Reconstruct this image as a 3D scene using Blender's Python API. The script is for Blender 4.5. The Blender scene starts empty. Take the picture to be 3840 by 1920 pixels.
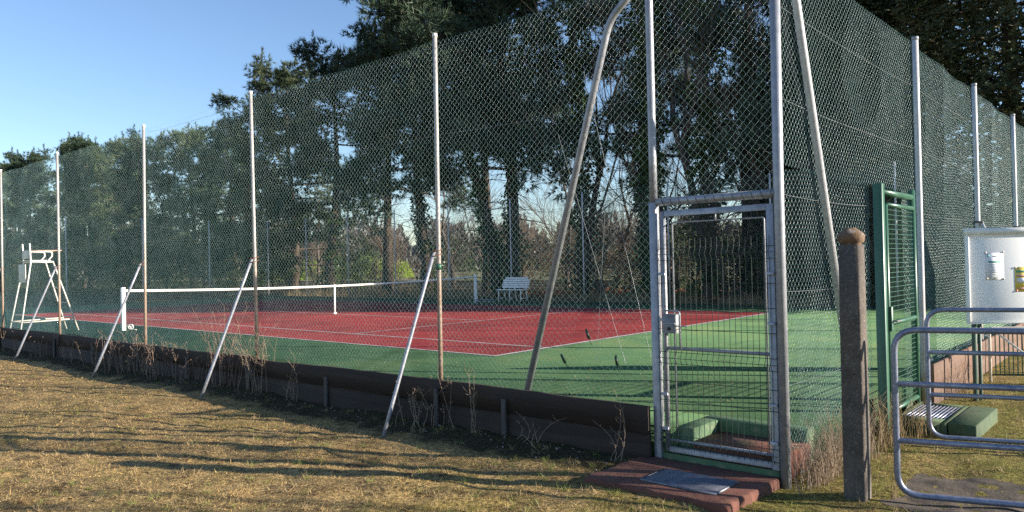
import bpy, math
import numpy as np
from mathutils import Matrix, Vector

# ------------------------------------------------------------------ camera, sky, sun, exposure
scene = bpy.context.scene
COL = scene.collection
YAW, PITCH, ROLL = 0.8513, 0.0096, -0.0223
fw = np.array([math.sin(YAW)*math.cos(PITCH), math.cos(YAW)*math.cos(PITCH), math.sin(PITCH)])
rt = np.array([math.cos(YAW), -math.sin(YAW), 0.0])
up = np.cross(rt, fw)
rt2 = rt*math.cos(ROLL) + up*math.sin(ROLL)
up2 = -rt*math.sin(ROLL) + up*math.cos(ROLL)
CAM = np.array([-8.9613, -8.2429, 1.4736])
cam_data = bpy.data.cameras.new('camera')
cam_data.sensor_width = 36.0
cam_data.lens = 2869.98/3840*36.0
cam_data.clip_start = 0.05
cam_data.clip_end = 3000
cam = bpy.data.objects.new('camera', cam_data)
COL.objects.link(cam)
cam.matrix_world = Matrix(((rt2[0], up2[0], -fw[0], CAM[0]), (rt2[1], up2[1], -fw[1], CAM[1]), (rt2[2], up2[2], -fw[2], CAM[2]), (0, 0, 0, 1)))
scene.camera = cam

SUN_EL = math.radians(17.0)
SUN_AZ = math.radians(152.0)          # measured from +Y towards +X
world = bpy.data.worlds.new('World')
scene.world = world
world.use_nodes = True
wn = world.node_tree
wn.nodes.clear()
sky = wn.nodes.new('ShaderNodeTexSky')
sky.sky_type = 'NISHITA'
sky.sun_disc = False
sky.sun_elevation = SUN_EL
sky.sun_rotation = SUN_AZ
sky.altitude = 50
sky.air_density = 1.0
sky.dust_density = 0.0
sky.ozone_density = 2.2
bg = wn.nodes.new('ShaderNodeBackground')
bg.inputs['Strength'].default_value = 0.08
wo = wn.nodes.new('ShaderNodeOutputWorld')
tint = wn.nodes.new('ShaderNodeMix'); tint.data_type = 'RGBA'; tint.blend_type = 'MULTIPLY'; tint.inputs[0].default_value = 1.0
tint.inputs[7].default_value = (0.93, 0.97, 1.08, 1)      # camera white balance
wn.links.new(sky.outputs[0], tint.inputs[6])
wn.links.new(tint.outputs[2], bg.inputs[0])
wn.links.new(bg.outputs[0], wo.inputs[0])

sun_data = bpy.data.lights.new('sun', 'SUN')
sun_data.energy = 5.0
sun_data.angle = math.radians(0.53)
sun_data.color = (1.0, 0.89, 0.75)
sun = bpy.data.objects.new('sun', sun_data)
COL.objects.link(sun)
SDIR = Vector((math.sin(SUN_AZ)*math.cos(SUN_EL), math.cos(SUN_AZ)*math.cos(SUN_EL), math.sin(SUN_EL)))
sun.rotation_euler = SDIR.to_track_quat('Z', 'Y').to_euler()
sun.location = (20, -30, 30)

scene.view_settings.view_transform = 'Standard'
scene.view_settings.look = 'None'
scene.view_settings.gamma = 1.0
scene.view_settings.exposure = 1.3
scene.view_settings.use_curve_mapping = False
try:
    scene.cycles.use_denoising = False
    scene.cycles.max_bounces = 5
    scene.cycles.transparent_max_bounces = 8
    scene.cycles.use_adaptive_sampling = True
    scene.cycles.adaptive_threshold = 0.01
except Exception:
    pass

# ------------------------------------------------------------------ helpers
PI = math.pi

class MB:
    """Collects polygons; build() links them as one mesh object."""
    def __init__(self):
        self.v = []; self.f = []; self.n = 0
    def add(self, V, F):
        V = np.asarray(V, float).reshape(-1, 3)
        F = np.asarray(F, int)
        self.v.append(V); self.f.append(F + self.n); self.n += len(V)
        return self
    def box(self, lo, hi):
        x0, y0, z0 = lo; x1, y1, z1 = hi
        V = [(x0,y0,z0),(x1,y0,z0),(x1,y1,z0),(x0,y1,z0),(x0,y0,z1),(x1,y0,z1),(x1,y1,z1),(x0,y1,z1)]
        F = [(0,3,2,1),(4,5,6,7),(0,1,5,4),(1,2,6,5),(2,3,7,6),(3,0,4,7)]
        return self.add(V, F)
    def bbox(self, lo, hi, b=0.006):
        """box with chamfered vertical edges and top edges"""
        x0, y0, z0 = lo; x1, y1, z1 = hi
        def ring(i, z):
            return [(x0+i,y0+i+b,z),(x0+i+b,y0+i,z),(x1-i-b,y0+i,z),(x1-i,y0+i+b,z),(x1-i,y1-i-b,z),(x1-i-b,y1-i,z),(x0+i+b,y1-i,z),(x0+i,y1-i-b,z)]
        V = ring(0, z0) + ring(0, z1-b) + ring(b*.7, z1)
        F = []
        for k in range(2):
            for j in range(8):
                a = k*8+j; c = k*8+(j+1) % 8
                F.append((a, c, c+8, a+8))
        self.add(V, F)
        m = self.n-24
        self.f.append(np.array([[m+16+k for k in (0,1,2,3)], [m+16+k for k in (0,3,4,7)], [m+16+k for k in (4,5,6,7)]]))
        return self
    def tubes(self, P, R, s=6, cap=False):
        """P (n,k,3) polylines, R (n,k) radii"""
        P = np.asarray(P, float); R = np.asarray(R, float)
        if P.ndim == 2:
            P = P[None]
        if R.ndim == 0:
            R = np.full(P.shape[:2], float(R))
        elif R.ndim == 1:
            R = np.broadcast_to(R[None] if len(R) == P.shape[1] else R[:, None], P.shape[:2])
        n, k, _ = P.shape
        T = np.empty_like(P)
        T[:, 1:-1] = P[:, 2:] - P[:, :-2]
        T[:, 0] = P[:, 1]-P[:, 0]; T[:, -1] = P[:, -1]-P[:, -2]
        T /= np.linalg.norm(T, axis=2, keepdims=True)+1e-12
        mean = np.abs(T).mean(1)
        ref = np.zeros((n, 3)); ref[np.arange(n), mean.argmin(1)] = 1.0
        N = np.cross(T, ref[:, None, :]); N /= np.linalg.norm(N, axis=2, keepdims=True)+1e-12
        B = np.cross(T, N)
        a = np.arange(s)*2*PI/s + (PI/s)
        V = P[:, :, None, :] + R[:, :, None, None]*(np.cos(a)[None, None, :, None]*N[:, :, None, :] + np.sin(a)[None, None, :, None]*B[:, :, None, :])
        base = (np.arange(n)*k*s)[:, None, None] + (np.arange(k-1)*s)[None, :, None]
        j = np.arange(s)[None, None, :]; j2 = (np.arange(s)+1) % s
        j2 = j2[None, None, :]
        F = np.stack([base+j, base+j2, base+j2+s, base+j+s], -1).reshape(-1, 4)
        m = self.n
        self.add(V.reshape(-1, 3), F)
        if cap:
            for i in range(n):
                for ring, rev in ((0, True), (k-1, False)):
                    c = P[i, ring]
                    ids = [m+i*k*s+ring*s+q for q in range(s)]
                    self.v.append(c[None]); ci = self.n; self.n += 1
                    tri = [(ids[q], ids[(q+1) % s], ci) if not rev else (ids[(q+1) % s], ids[q], ci) for q in range(s)]
                    self.f.append(np.array(tri))
        return self
    def tube(self, pts, r, s=8, cap=True):
        return self.tubes(np.asarray(pts, float)[None], np.asarray(r, float) if not np.isscalar(r) else np.full((1, len(pts)), r), s, cap)
    def mesh(self, name, smooth=False):
        V = np.concatenate(self.v) if self.v else np.zeros((0, 3))
        me = bpy.data.meshes.new(name)
        me.vertices.add(len(V)); me.vertices.foreach_set('co', V.ravel())
        li = np.concatenate([f.ravel() for f in self.f]); tot = np.concatenate([np.full(len(f), f.shape[1]) for f in self.f])
        me.loops.add(len(li)); me.loops.foreach_set('vertex_index', li.astype(np.int32))
        st = np.concatenate([[0], np.cumsum(tot)[:-1]])
        me.polygons.add(len(tot)); me.polygons.foreach_set('loop_start', st.astype(np.int32))
        if smooth:
            me.polygons.foreach_set('use_smooth', np.ones(len(tot), bool))
        me.update(calc_edges=True)
        return me
    def build(self, name, mat, parent=None, smooth=False, loc=None, rot=None, **kw):
        me = self.mesh(name, smooth)
        me.materials.append(mat)
        return link(name, me, parent, loc, rot, **kw)

def link(name, me, parent=None, loc=None, rot=None, label=None, cat=None, group=None, kind=None, scale=None):
    o = bpy.data.objects.new(name, me)
    COL.objects.link(o)
    if parent is not None: o.parent = parent
    if loc is not None: o.location = loc
    if rot is not None: o.rotation_euler = rot
    if scale is not None: o.scale = scale
    tag(o, label, cat, group, kind)
    return o

def tag(o, label=None, cat=None, group=None, kind=None):
    if label: o['label'] = label
    if cat: o['category'] = cat
    if group: o['group'] = group
    if kind: o['kind'] = kind
    return o

def thing(name, label, cat, loc=(0, 0, 0), rz=0.0, group=None):
    return link(name, None, None, loc, (0, 0, rz), label, cat, group)

def fillet(pts, r, n=6):
    pts = [np.asarray(p, float) for p in pts]
    out = [pts[0]]
    for i in range(1, len(pts)-1):
        a, b, c = pts[i-1], pts[i], pts[i+1]
        u = (a-b)/np.linalg.norm(a-b); w = (c-b)/np.linalg.norm(c-b)
        ang = math.acos(max(-1, min(1, float(u@w))))
        d = min(r/math.tan(ang/2), np.linalg.norm(a-b)*.49, np.linalg.norm(c-b)*.49)
        p0, p1 = b+u*d, b+w*d
        for t in np.linspace(0, 1, n+1):
            out.append((1-t)**2*p0 + 2*t*(1-t)*b + t*t*p1)
    out.append(pts[-1])
    return np.array(out)

def vnoise(x, y, scale, seed):
    """smooth value noise, -1..1"""
    g = np.random.RandomState(seed).rand(256, 256)*2-1
    X = np.asarray(x)/scale; Y = np.asarray(y)/scale
    i = np.floor(X).astype(int); j = np.floor(Y).astype(int)
    fx = X-i; fy = Y-j
    fx = fx*fx*(3-2*fx); fy = fy*fy*(3-2*fy)
    a = g[i % 256, j % 256]; b = g[(i+1) % 256, j % 256]; c = g[i % 256, (j+1) % 256]; d = g[(i+1) % 256, (j+1) % 256]
    return (a*(1-fx)+b*fx)*(1-fy) + (c*(1-fx)+d*fx)*fy

# ------------------------------------------------------------------ materials
def new_mat(name):
    m = bpy.data.materials.new(name); m.use_nodes = True
    nt = m.node_tree
    return m, nt, nt.nodes['Principled BSDF']

def nd(nt, t, **kw):
    n = nt.nodes.new(t)
    for k, v in kw.items():
        if k in n.inputs: n.inputs[k].default_value = v
        else: setattr(n, k, v)
    return n

def ramp(nt, fac, stops):
    r = nt.nodes.new('ShaderNodeValToRGB')
    el = r.color_ramp.elements
    while len(el) < len(stops): el.new(0.5)
    for e, (p, c) in zip(el, stops):
        e.position = p; e.color = (*c, 1) if len(c) == 3 else c
    nt.links.new(fac, r.inputs[0])
    return r.outputs[0]

def noise(nt, scale, detail=4, rough=.55, vec=None, out=0):
    n = nd(nt, 'ShaderNodeTexNoise', Scale=scale, Detail=detail, Roughness=rough)
    if vec is not None: nt.links.new(vec, n.inputs['Vector'])
    return n.outputs[out]

def objco(nt):
    return nt.nodes.new('ShaderNodeTexCoord').outputs['Object']

def mix(nt, fac, a, b, blend='MIX'):
    m = nt.nodes.new('ShaderNodeMix'); m.data_type = 'RGBA'; m.blend_type = blend
    for s, val in ((m.inputs[0], fac), (m.inputs[6], a), (m.inputs[7], b)):
        if hasattr(val, 'is_linked') or isinstance(val, bpy.types.NodeSocket): nt.links.new(val, s)
        elif isinstance(val, (int, float)): s.default_value = val
        else: s.default_value = (*val, 1)
    return m.outputs[2]

def bump(nt, bsdf, height, strength, dist=.01):
    b = nd(nt, 'ShaderNodeBump', Strength=strength, Distance=dist)
    nt.links.new(height, b.inputs['Height']); nt.links.new(b.outputs[0], bsdf.inputs['Normal'])

def stretch(nt, co, s):
    m = nt.nodes.new('ShaderNodeMapping'); m.inputs['Scale'].default_value = s
    nt.links.new(co, m.inputs['Vector']); return m.outputs[0]

def simple(name, c1, c2, scale=8, rough=.6, metal=0.0, bs=0.0, spec=.5, sx=(1, 1, 1), c3=None, s3=40, f3=.3):
    m, nt, b = new_mat(name)
    co = stretch(nt, objco(nt), sx)
    n = noise(nt, scale, 5, .6, co)
    c = ramp(nt, n, [(.32, c1), (.68, c2)])
    if c3 is not None:
        n3 = noise(nt, s3, 4, .6, co)
        f = ramp(nt, n3, [(.55, (0, 0, 0)), (.68, (f3, f3, f3))])
        c = mix(nt, f, c, c3)
    nt.links.new(c, b.inputs['Base Color'])
    b.inputs['Roughness'].default_value = rough; b.inputs['Metallic'].default_value = metal
    b.inputs['Specular IOR Level'].default_value = spec
    if bs: bump(nt, b, noise(nt, scale*5, 5, .65, co), bs, .01)
    return m

def leafmat(name, c1, c2, scale=1.2, trans=.25, rough=.55, spec=.3, c3=None):
    m, nt, b = new_mat(name)
    co = objco(nt)
    n = noise(nt, scale, 3, .6, co)
    c = ramp(nt, n, [(.3, c1), (.7, c2)])
    n2 = noise(nt, scale*9, 2, .5, co)
    c = mix(nt, n2, c, tuple(min(1, x*1.7) for x in c2), 'MIX') if c3 is None else mix(nt, ramp(nt, n2, [(.5, (0,0,0)), (.7, (.8,.8,.8))]), c, c3)
    oi = nt.nodes.new('ShaderNodeObjectInfo')
    hs = nd(nt, 'ShaderNodeHueSaturation')
    mr = nd(nt, 'ShaderNodeMapRange'); mr.inputs[3].default_value = .8; mr.inputs[4].default_value = 1.25
    nt.links.new(oi.outputs['Random'], mr.inputs[0]); nt.links.new(mr.outputs[0], hs.inputs['Value']); nt.links.new(c, hs.inputs['Color'])
    c = hs.outputs[0]
    nt.links.new(c, b.inputs['Base Color']); b.inputs['Roughness'].default_value = rough; b.inputs['Specular IOR Level'].default_value = spec
    tr = nt.nodes.new('ShaderNodeBsdfTranslucent'); nt.links.new(c, tr.inputs[0])
    mx = nt.nodes.new('ShaderNodeMixShader'); mx.inputs[0].default_value = trans
    nt.links.new(b.outputs[0], mx.inputs[1]); nt.links.new(tr.outputs[0], mx.inputs[2])
    nt.links.new(mx.outputs[0], nt.nodes['Material Output'].inputs[0])
    return m

def lawn_colour(nt, co):
    big = noise(nt, .55, 4, .6, co)
    c = ramp(nt, big, [(.30, (.285, .20, .085)), (.5, (.41, .305, .148)), (.72, (.305, .24, .09))])
    mid = noise(nt, 3.2, 5, .65, stretch(nt, co, (1.0, 1.0, 1)))
    c = mix(nt, ramp(nt, mid, [(.48, (0, 0, 0)), (.66, (.75, .75, .75))]), c, (.13, .105, .05))
    mot = noise(nt, 7.5, 4, .6, stretch(nt, co, (1.15, .85, 1)))
    c = mix(nt, ramp(nt, mot, [(.54, (0, 0, 0)), (.68, (.8, .8, .8))]), c, (.095, .062, .04))
    grn = noise(nt, 1.9, 5, .65, co, 0)
    sep = nt.nodes.new('ShaderNodeSeparateXYZ'); nt.links.new(co, sep.inputs[0])
    # greener, mossier towards the gravel path on the right
    mr = nd(nt, 'ShaderNodeMapRange'); mr.inputs[1].default_value = -2.5; mr.inputs[2].default_value = -6.0; mr.inputs[3].default_value = -.12; mr.inputs[4].default_value = .2
    nt.links.new(sep.outputs['Y'], mr.inputs[0])
    ad = nd(nt, 'ShaderNodeMath', operation='ADD'); nt.links.new(grn, ad.inputs[0]); nt.links.new(mr.outputs[0], ad.inputs[1])
    c = mix(nt, ramp(nt, ad.outputs[0], [(.5, (0, 0, 0)), (.72, (.8, .8, .8))]), c, (.155, .16, .04))
    # soil and moss along the boards, darkened to deepen the boards' cast shadow
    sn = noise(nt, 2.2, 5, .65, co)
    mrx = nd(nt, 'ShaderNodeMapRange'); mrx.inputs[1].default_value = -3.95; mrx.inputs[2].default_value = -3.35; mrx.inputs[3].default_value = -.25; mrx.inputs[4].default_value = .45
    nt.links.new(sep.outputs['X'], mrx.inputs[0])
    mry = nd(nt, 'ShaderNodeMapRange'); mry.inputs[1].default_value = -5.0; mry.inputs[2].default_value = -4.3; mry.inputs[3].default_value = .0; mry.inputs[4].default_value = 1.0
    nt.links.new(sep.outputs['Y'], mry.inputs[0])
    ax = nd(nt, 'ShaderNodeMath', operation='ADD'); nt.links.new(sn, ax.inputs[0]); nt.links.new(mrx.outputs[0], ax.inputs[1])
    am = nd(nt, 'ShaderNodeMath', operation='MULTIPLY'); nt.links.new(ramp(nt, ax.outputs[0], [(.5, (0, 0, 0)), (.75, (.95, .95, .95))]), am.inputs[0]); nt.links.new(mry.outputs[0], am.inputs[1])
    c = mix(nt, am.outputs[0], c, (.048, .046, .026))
    fine = noise(nt, 28, 4, .7, co)
    c = mix(nt, ramp(nt, fine, [(.42, (.55, .55, .55)), (.62, (1.25, 1.2, 1.1))]), c, c, 'MULTIPLY') if False else mix(nt, .9, c, ramp(nt, fine, [(.36, (.30, .27, .25)), (.66, (1.45, 1.4, 1.3))]), 'MULTIPLY')
    vf = noise(nt, 95, 3, .7, co)
    c = mix(nt, .85, c, ramp(nt, vf, [(.36, (.35, .33, .32)), (.64, (1.45, 1.42, 1.35))]), 'MULTIPLY')
    return c

def lawn_mat(name, gain=1.0, bumpy=True):
    m, nt, b = new_mat(name)
    co = nt.nodes.new('ShaderNodeNewGeometry').outputs['Position']
    c = lawn_colour(nt, co)
    if gain != 1.0: c = mix(nt, 1.0, c, (gain, gain, gain), 'MULTIPLY')
    nt.links.new(c, b.inputs['Base Color']); b.inputs['Roughness'].default_value = .9; b.inputs['Specular IOR Level'].default_value = .15
    if bumpy: bump(nt, b, noise(nt, 45, 6, .7, co), .9, .03)
    else:
        tr = nt.nodes.new('ShaderNodeBsdfTranslucent'); nt.links.new(c, tr.inputs[0])
        mx = nt.nodes.new('ShaderNodeMixShader'); mx.inputs[0].default_value = .2
        nt.links.new(b.outputs[0], mx.inputs[1]); nt.links.new(tr.outputs[0], mx.inputs[2])
        nt.links.new(mx.outputs[0], nt.nodes['Material Output'].inputs[0])
    return m

def court_mat(name, c1, c2, speck, moss=None):
    m, nt, b = new_mat(name)
    co = objco(nt)
    c = ramp(nt, noise(nt, .7, 5, .65, co), [(.3, c1), (.7, c2)])
    gr = noise(nt, 70, 3, .7, co)
    c = mix(nt, .8, c, ramp(nt, gr, [(.34, (.55, .55, .55)), (.66, (1.3, 1.3, 1.3))]), 'MULTIPLY')
    if moss is not None:
        mo = noise(nt, .55, 5, .7, co); mo2 = noise(nt, 24, 3, .7, co)
        pr = nd(nt, 'ShaderNodeMath', operation='MULTIPLY'); nt.links.new(ramp(nt, mo, [(.5, (0, 0, 0)), (.62, (1, 1, 1))]), pr.inputs[0]); nt.links.new(ramp(nt, mo2, [(.45, (0, 0, 0)), (.62, (.8, .8, .8))]), pr.inputs[1])
        c = mix(nt, pr.outputs[0], c, moss)
    st_ = noise(nt, .28, 6, .72, co)
    c = mix(nt, .8, c, ramp(nt, st_, [(.40, (.62, .62, .62)), (.5, (1, 1, 1)), (.60, (1.2, 1.17, 1.14))]), 'MULTIPLY')
    nt.links.new(c, b.inputs['Base Color']); b.inputs['Roughness'].default_value = .85; b.inputs['Specular IOR Level'].default_value = .25
    bump(nt, b, noise(nt, 90, 4, .7, co), .5, .006)
    return m

def post_mat(name, pale, rust, lo, hi):
    """weathered pipe paint that rusts on its lower length"""
    m, nt, b = new_mat(name)
    co = objco(nt)
    sep = nt.nodes.new('ShaderNodeSeparateXYZ'); nt.links.new(co, sep.inputs[0])
    mr = nd(nt, 'ShaderNodeMapRange'); mr.inputs[1].default_value = lo; mr.inputs[2].default_value = hi; mr.inputs[3].default_value = .28; mr.inputs[4].default_value = -.2
    nt.links.new(sep.outputs['Z'], mr.inputs[0])
    ad = nd(nt, 'ShaderNodeMath', operation='ADD'); nt.links.new(noise(nt, 5, 6, .7, stretch(nt, co, (1, 1, .6))), ad.inputs[0]); nt.links.new(mr.outputs[0], ad.inputs[1])
    c = mix(nt, ramp(nt, ad.outputs[0], [(.48, (0, 0, 0)), (.78, (.85, .85, .85))]), pale, rust)
    c = mix(nt, .6, c, ramp(nt, noise(nt, 30, 4, .6, co), [(.35, (.7, .7, .7)), (.65, (1.15, 1.15, 1.15))]), 'MULTIPLY')
    nt.links.new(c, b.inputs['Base Color']); b.inputs['Roughness'].default_value = .5; b.inputs['Metallic'].default_value = .15
    return m

M = {}
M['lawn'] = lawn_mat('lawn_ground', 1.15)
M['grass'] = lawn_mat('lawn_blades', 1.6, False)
M['green'] = court_mat('court_green', (.058, .128, .055), (.078, .158, .068), None, (.13, .145, .055))
M['red'] = court_mat('court_red', (.27, .027, .027), (.34, .040, .036), None)
M['line'] = simple('court_line_paint', (.36, .34, .33), (.70, .69, .67), 3.5, .8, c3=(.3, .2, .18), s3=30, f3=.5)
M['galv'] = simple('galvanised_steel', (.24, .26, .30), (.38, .39, .42), 14, .48, .4, .06, c3=(.25, .24, .24), s3=25, f3=.5)
M['galvdark'] = simple('galvanised_tube_blue', (.15, .18, .27), (.28, .30, .39), 22, .38, .5, .08, c3=(.5, .5, .5), s3=60, f3=.4)
M['post'] = post_mat('fence_post_paint', (.40, .39, .37), (.25, .16, .10), .9, 3.0)
M['postR'] = post_mat('fence_post_grey', (.46, .47, .50), (.33, .24, .17), -.2, 2.6)
M['white'] = simple('white_paint', (.72, .71, .66), (.82, .81, .77), 5, .45, 0, .03)
M['cream'] = simple('cream_board', (.60, .55, .45), (.70, .65, .55), 4, .6)
M['rustwhite'] = simple('rusty_white_tube', (.75, .73, .68), (.62, .55, .45), 9, .5, 0, 0, c3=(.35, .17, .08), s3=14, f3=.7)
M['orange'] = simple('faded_wood_arm', (.38, .24, .17), (.50, .36, .27), 10, .5)
M['rust'] = simple('rusty_wire', (.12, .05, .03), (.22, .1, .05), 30, .8)
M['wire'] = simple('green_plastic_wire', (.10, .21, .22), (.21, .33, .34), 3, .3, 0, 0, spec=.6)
M['wireR'] = simple('green_plastic_wire_sun_bright', (.17, .34, .33), (.32, .48, .46), 2, .33, 0, 0, spec=.6)  # lighter copy of the green wire, sunlight brightened into its colour
M['steelwire'] = simple('steel_wire', (.20, .22, .23), (.30, .32, .33), 8, .4, .4)
M['darkwire'] = simple('dark_green_weld_wire', (.018, .035, .028), (.03, .05, .04), 8, .4)
M['tens'] = simple('tensioner_green', (.008, .03, .018), (.015, .045, .025), 20, .4)
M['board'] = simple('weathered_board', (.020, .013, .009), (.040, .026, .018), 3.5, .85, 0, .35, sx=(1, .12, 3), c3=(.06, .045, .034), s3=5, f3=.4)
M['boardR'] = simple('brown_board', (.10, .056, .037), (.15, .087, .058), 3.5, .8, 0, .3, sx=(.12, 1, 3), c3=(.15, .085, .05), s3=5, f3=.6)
M['stake'] = simple('grey_stake', (.05, .045, .04), (.10, .09, .08), 8, .85, 0, .3, sx=(4, 4, .6))
M['concrete'] = simple('lichen_concrete', (.055, .045, .037), (.115, .093, .077), 7, .9, 0, .6, c3=(.26, .25, .22), s3=70, f3=.55)
M['cap'] = simple('orange_lichen_cap', (.10, .078, .06), (.20, .11, .05), 11, .9, 0, .6, c3=(.36, .34, .31), s3=14, f3=.8)
M['redslab'] = simple('red_painted_concrete', (.085, .034, .023), (.185, .070, .047), 4, .9, 0, .7, c3=(.06, .055, .022), s3=4, f3=.8)
M['greenslab'] = simple('green_painted_concrete', (.035, .065, .03), (.06, .095, .045), 4, .8, 0, .4, c3=(.12, .10, .035), s3=7, f3=.6)
M['kerb'] = simple('green_kerb', (.055, .115, .055), (.082, .148, .072), 4, .8, 0, .3, c3=(.2, .2, .12), s3=8, f3=.6)
M['ggate'] = simple('green_gate_paint', (.028, .095, .06), (.04, .12, .078), 3, .35, 0, .02, spec=.5)
M['gdark'] = simple('dark_green_paint', (.03, .07, .045), (.05, .10, .065), 5, .5)
M['panel'] = simple('notice_panel_white', (.80, .80, .78), (.84, .84, .82), 2, .6, 0, 0)
M['paper'] = simple('paper', (.72, .75, .82), (.76, .79, .86), 3, .8)
M['ink'] = simple('print_grey', (.38, .40, .45), (.50, .52, .57), 60, .8)
M['inkg'] = simple('print_green', (.10, .32, .24), (.14, .38, .28), 20, .8)
M['yellow'] = simple('print_yellow', (.72, .55, .06), (.80, .66, .20), 6, .8)
M['pink'] = simple('print_pink', (.70, .25, .28), (.78, .45, .42), 8, .8)
M['magnet'] = simple('magnet', (.30, .27, .25), (.40, .36, .33), 20, .4)
M['magred'] = simple('magnet_red', (.45, .12, .08), (.5, .15, .1), 20, .4)
M['lock'] = simple('lock_box', (.15, .15, .15), (.24, .24, .24), 12, .5, .2)
M['black'] = simple('black_plastic', (.012, .012, .014), (.02, .02, .022), 9, .5)
M['grate'] = simple('steel_grating', (.11, .12, .15), (.19, .20, .24), 20, .45, .5)
M['pathm'] = simple('worn_path', (.052, .040, .029), (.115, .088, .062), 3.0, .95, 0, .8, c3=(.19, .165, .14), s3=60, f3=.5)
M['bark'] = simple('pine_bark', (.045, .032, .024), (.10, .07, .05), 4, .9, 0, .8, sx=(1, 1, .25))
M['barkr'] = simple('pine_bark_red', (.10, .05, .03), (.20, .095, .05), 4, .9, 0, .5, sx=(1, 1, .4))
M['twig'] = simple('bare_twig', (.075, .06, .048), (.14, .11, .09), 2, .9)
M['twigr'] = simple('brown_twig', (.13, .085, .055), (.20, .14, .095), 2, .9)
M['pine'] = leafmat('pine_needles', (.020, .040, .028), (.042, .068, .038), .35, .08)
M['pinesun'] = leafmat('pine_needles_sun_tint', (.034, .056, .032), (.070, .092, .044), .5, .10)  # lighter copy of the needles, sunlight put into the colour
M['ivy'] = leafmat('ivy_leaves', (.022, .045, .015), (.05, .085, .022), 1.0, .2, .35, .5)
M['cypress'] = leafmat('cypress_spray', (.045, .068, .034), (.085, .105, .045), .5, .15, c3=(.19, .15, .065))
M['lime'] = leafmat('lime_hedge', (.14, .22, .02), (.24, .32, .035), .8, .3)
M['shrub'] = leafmat('dark_shrub', (.025, .042, .017), (.055, .075, .026), .7, .2)
M['straw'] = simple('dry_stem', (.22, .16, .11), (.36, .28, .20), 3, .8)
M['strawg'] = simple('dry_grass', (.24, .17, .085), (.36, .27, .14), 3, .85)
M['stalkr'] = simple('reddish_stem', (.21, .14, .10), (.34, .25, .18), 3, .8)
M['litter'] = simple('leaf_litter', (.22, .07, .025), (.38, .15, .05), 30, .9)
M['litter2'] = simple('brown_litter', (.10, .07, .03), (.24, .19, .09), 12, .9)
M['gtuft'] = leafmat('green_tuft', (.07, .095, .022), (.13, .15, .035), 2.0, .2)
M['field'] = simple('field', (.11, .10, .045), (.18, .15, .07), .2, .95)
M['stone'] = simple('pebble', (.14, .13, .11), (.28, .26, .23), 20, .9)
M['farwood'] = leafmat('far_wood', (.06, .058, .055), (.105, .10, .095), .3, .2)

# ------------------------------------------------------------------ ground
COURT = (-2.985, 14.0, -5.83, 29.6)
def height(x, y):
    x = np.asarray(x, float); y = np.asarray(y, float)
    z = np.full(np.broadcast(x, y).shape, -.32)
    t = np.clip((x-14.3)/2.5, 0, 1); z = z + .27*t*t*(3-2*t)
    near = np.clip((30-np.hypot(x+9, y+8))/10, 0, 1)
    z = z + near*(.018*vnoise(x, y, .8, 1) + .015*vnoise(x, y, .22, 2) + .006*vnoise(x, y, .09, 3) + .035*vnoise(x, y, 3.1, 4))
    # dirt drifted against the boards
    z = z + .03*np.exp(-((x+3.1)/.22)**2)*(y > -4.8)
    # flat round the entrance slab, the step and the path
    for cx, cy, rx, ry in ((-3.4, -5.2, .9, .9), (.05, -6.3, 1.0, .7)):
        k = np.clip(1.6-np.hypot((x-cx)/rx, (y-cy)/ry), 0, 1)
        tz = -.298-.06*np.clip((-5.55-y)/.3, 0, 1) if cx < -3 else -.335
        z = z*(1-.8*k) + tz*.8*k
    return z

def seg(*parts):
    return np.unique(np.round(np.concatenate([np.arange(a, b, s) for a, b, s in parts]), 4))
xs = seg((-400, -20, 40), (-20, -12, .6), (-12, -2.4, .07), (-2.4, 3.0, .16), (3.0, 22, .7), (22, 60, 3), (60, 900, 40))
ys = seg((-400, -20, 40), (-20, -9.2, .6), (-9.2, 4, .07), (4, 16, .18), (16, 40, .8), (40, 130, 5), (130, 900, 40))
X, Y = np.meshgrid(xs, ys, indexing='ij')
Z = height(X, Y)
idx = np.arange(X.size).reshape(X.shape)
F = np.stack([idx[:-1, :-1], idx[1:, :-1], idx[1:, 1:], idx[:-1, 1:]], -1).reshape(-1, 4)
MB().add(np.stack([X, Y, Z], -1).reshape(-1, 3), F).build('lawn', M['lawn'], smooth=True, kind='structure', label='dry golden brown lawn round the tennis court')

# trodden earth path in the bottom right corner
px = np.arange(-6.4, -1.6, .025); py = np.arange(-11, -6.2, .025)
PX, PY = np.meshgrid(px, py, indexing='ij')
def on_path(x, y, m=.0):
    w = .14*vnoise(x, y, .7, 11) + .09*vnoise(x, y, .2, 12) + .05*vnoise(x, y, .07, 13)
    return (y < -6.53 + w - m) & (x < -2.0 + .9*w - m) & (y < -6.53 - 2.2*np.clip(-3.0-x, 0, 9) + w)
inside = on_path(PX, PY)
PZ = height(PX, PY)+.002
idp = np.arange(PX.size).reshape(PX.shape)
keep = inside[:-1, :-1] & inside[1:, :-1] & inside[1:, 1:] & inside[:-1, 1:]
F = np.stack([idp[:-1, :-1], idp[1:, :-1], idp[1:, 1:], idp[:-1, 1:]], -1)[keep]
MB().add(np.stack([PX, PY, PZ], -1).reshape(-1, 3), F).build('path', M['pathm'], smooth=True, kind='structure', label='trodden earth path under the tubular barriers')
# pale field beyond the trees
MB().add([(40, -80, .02), (600, -80, .02), (600, 600, .02), (40, 600, .02)], [(0, 1, 2, 3)]).build('field', M['field'], kind='structure')

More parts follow.
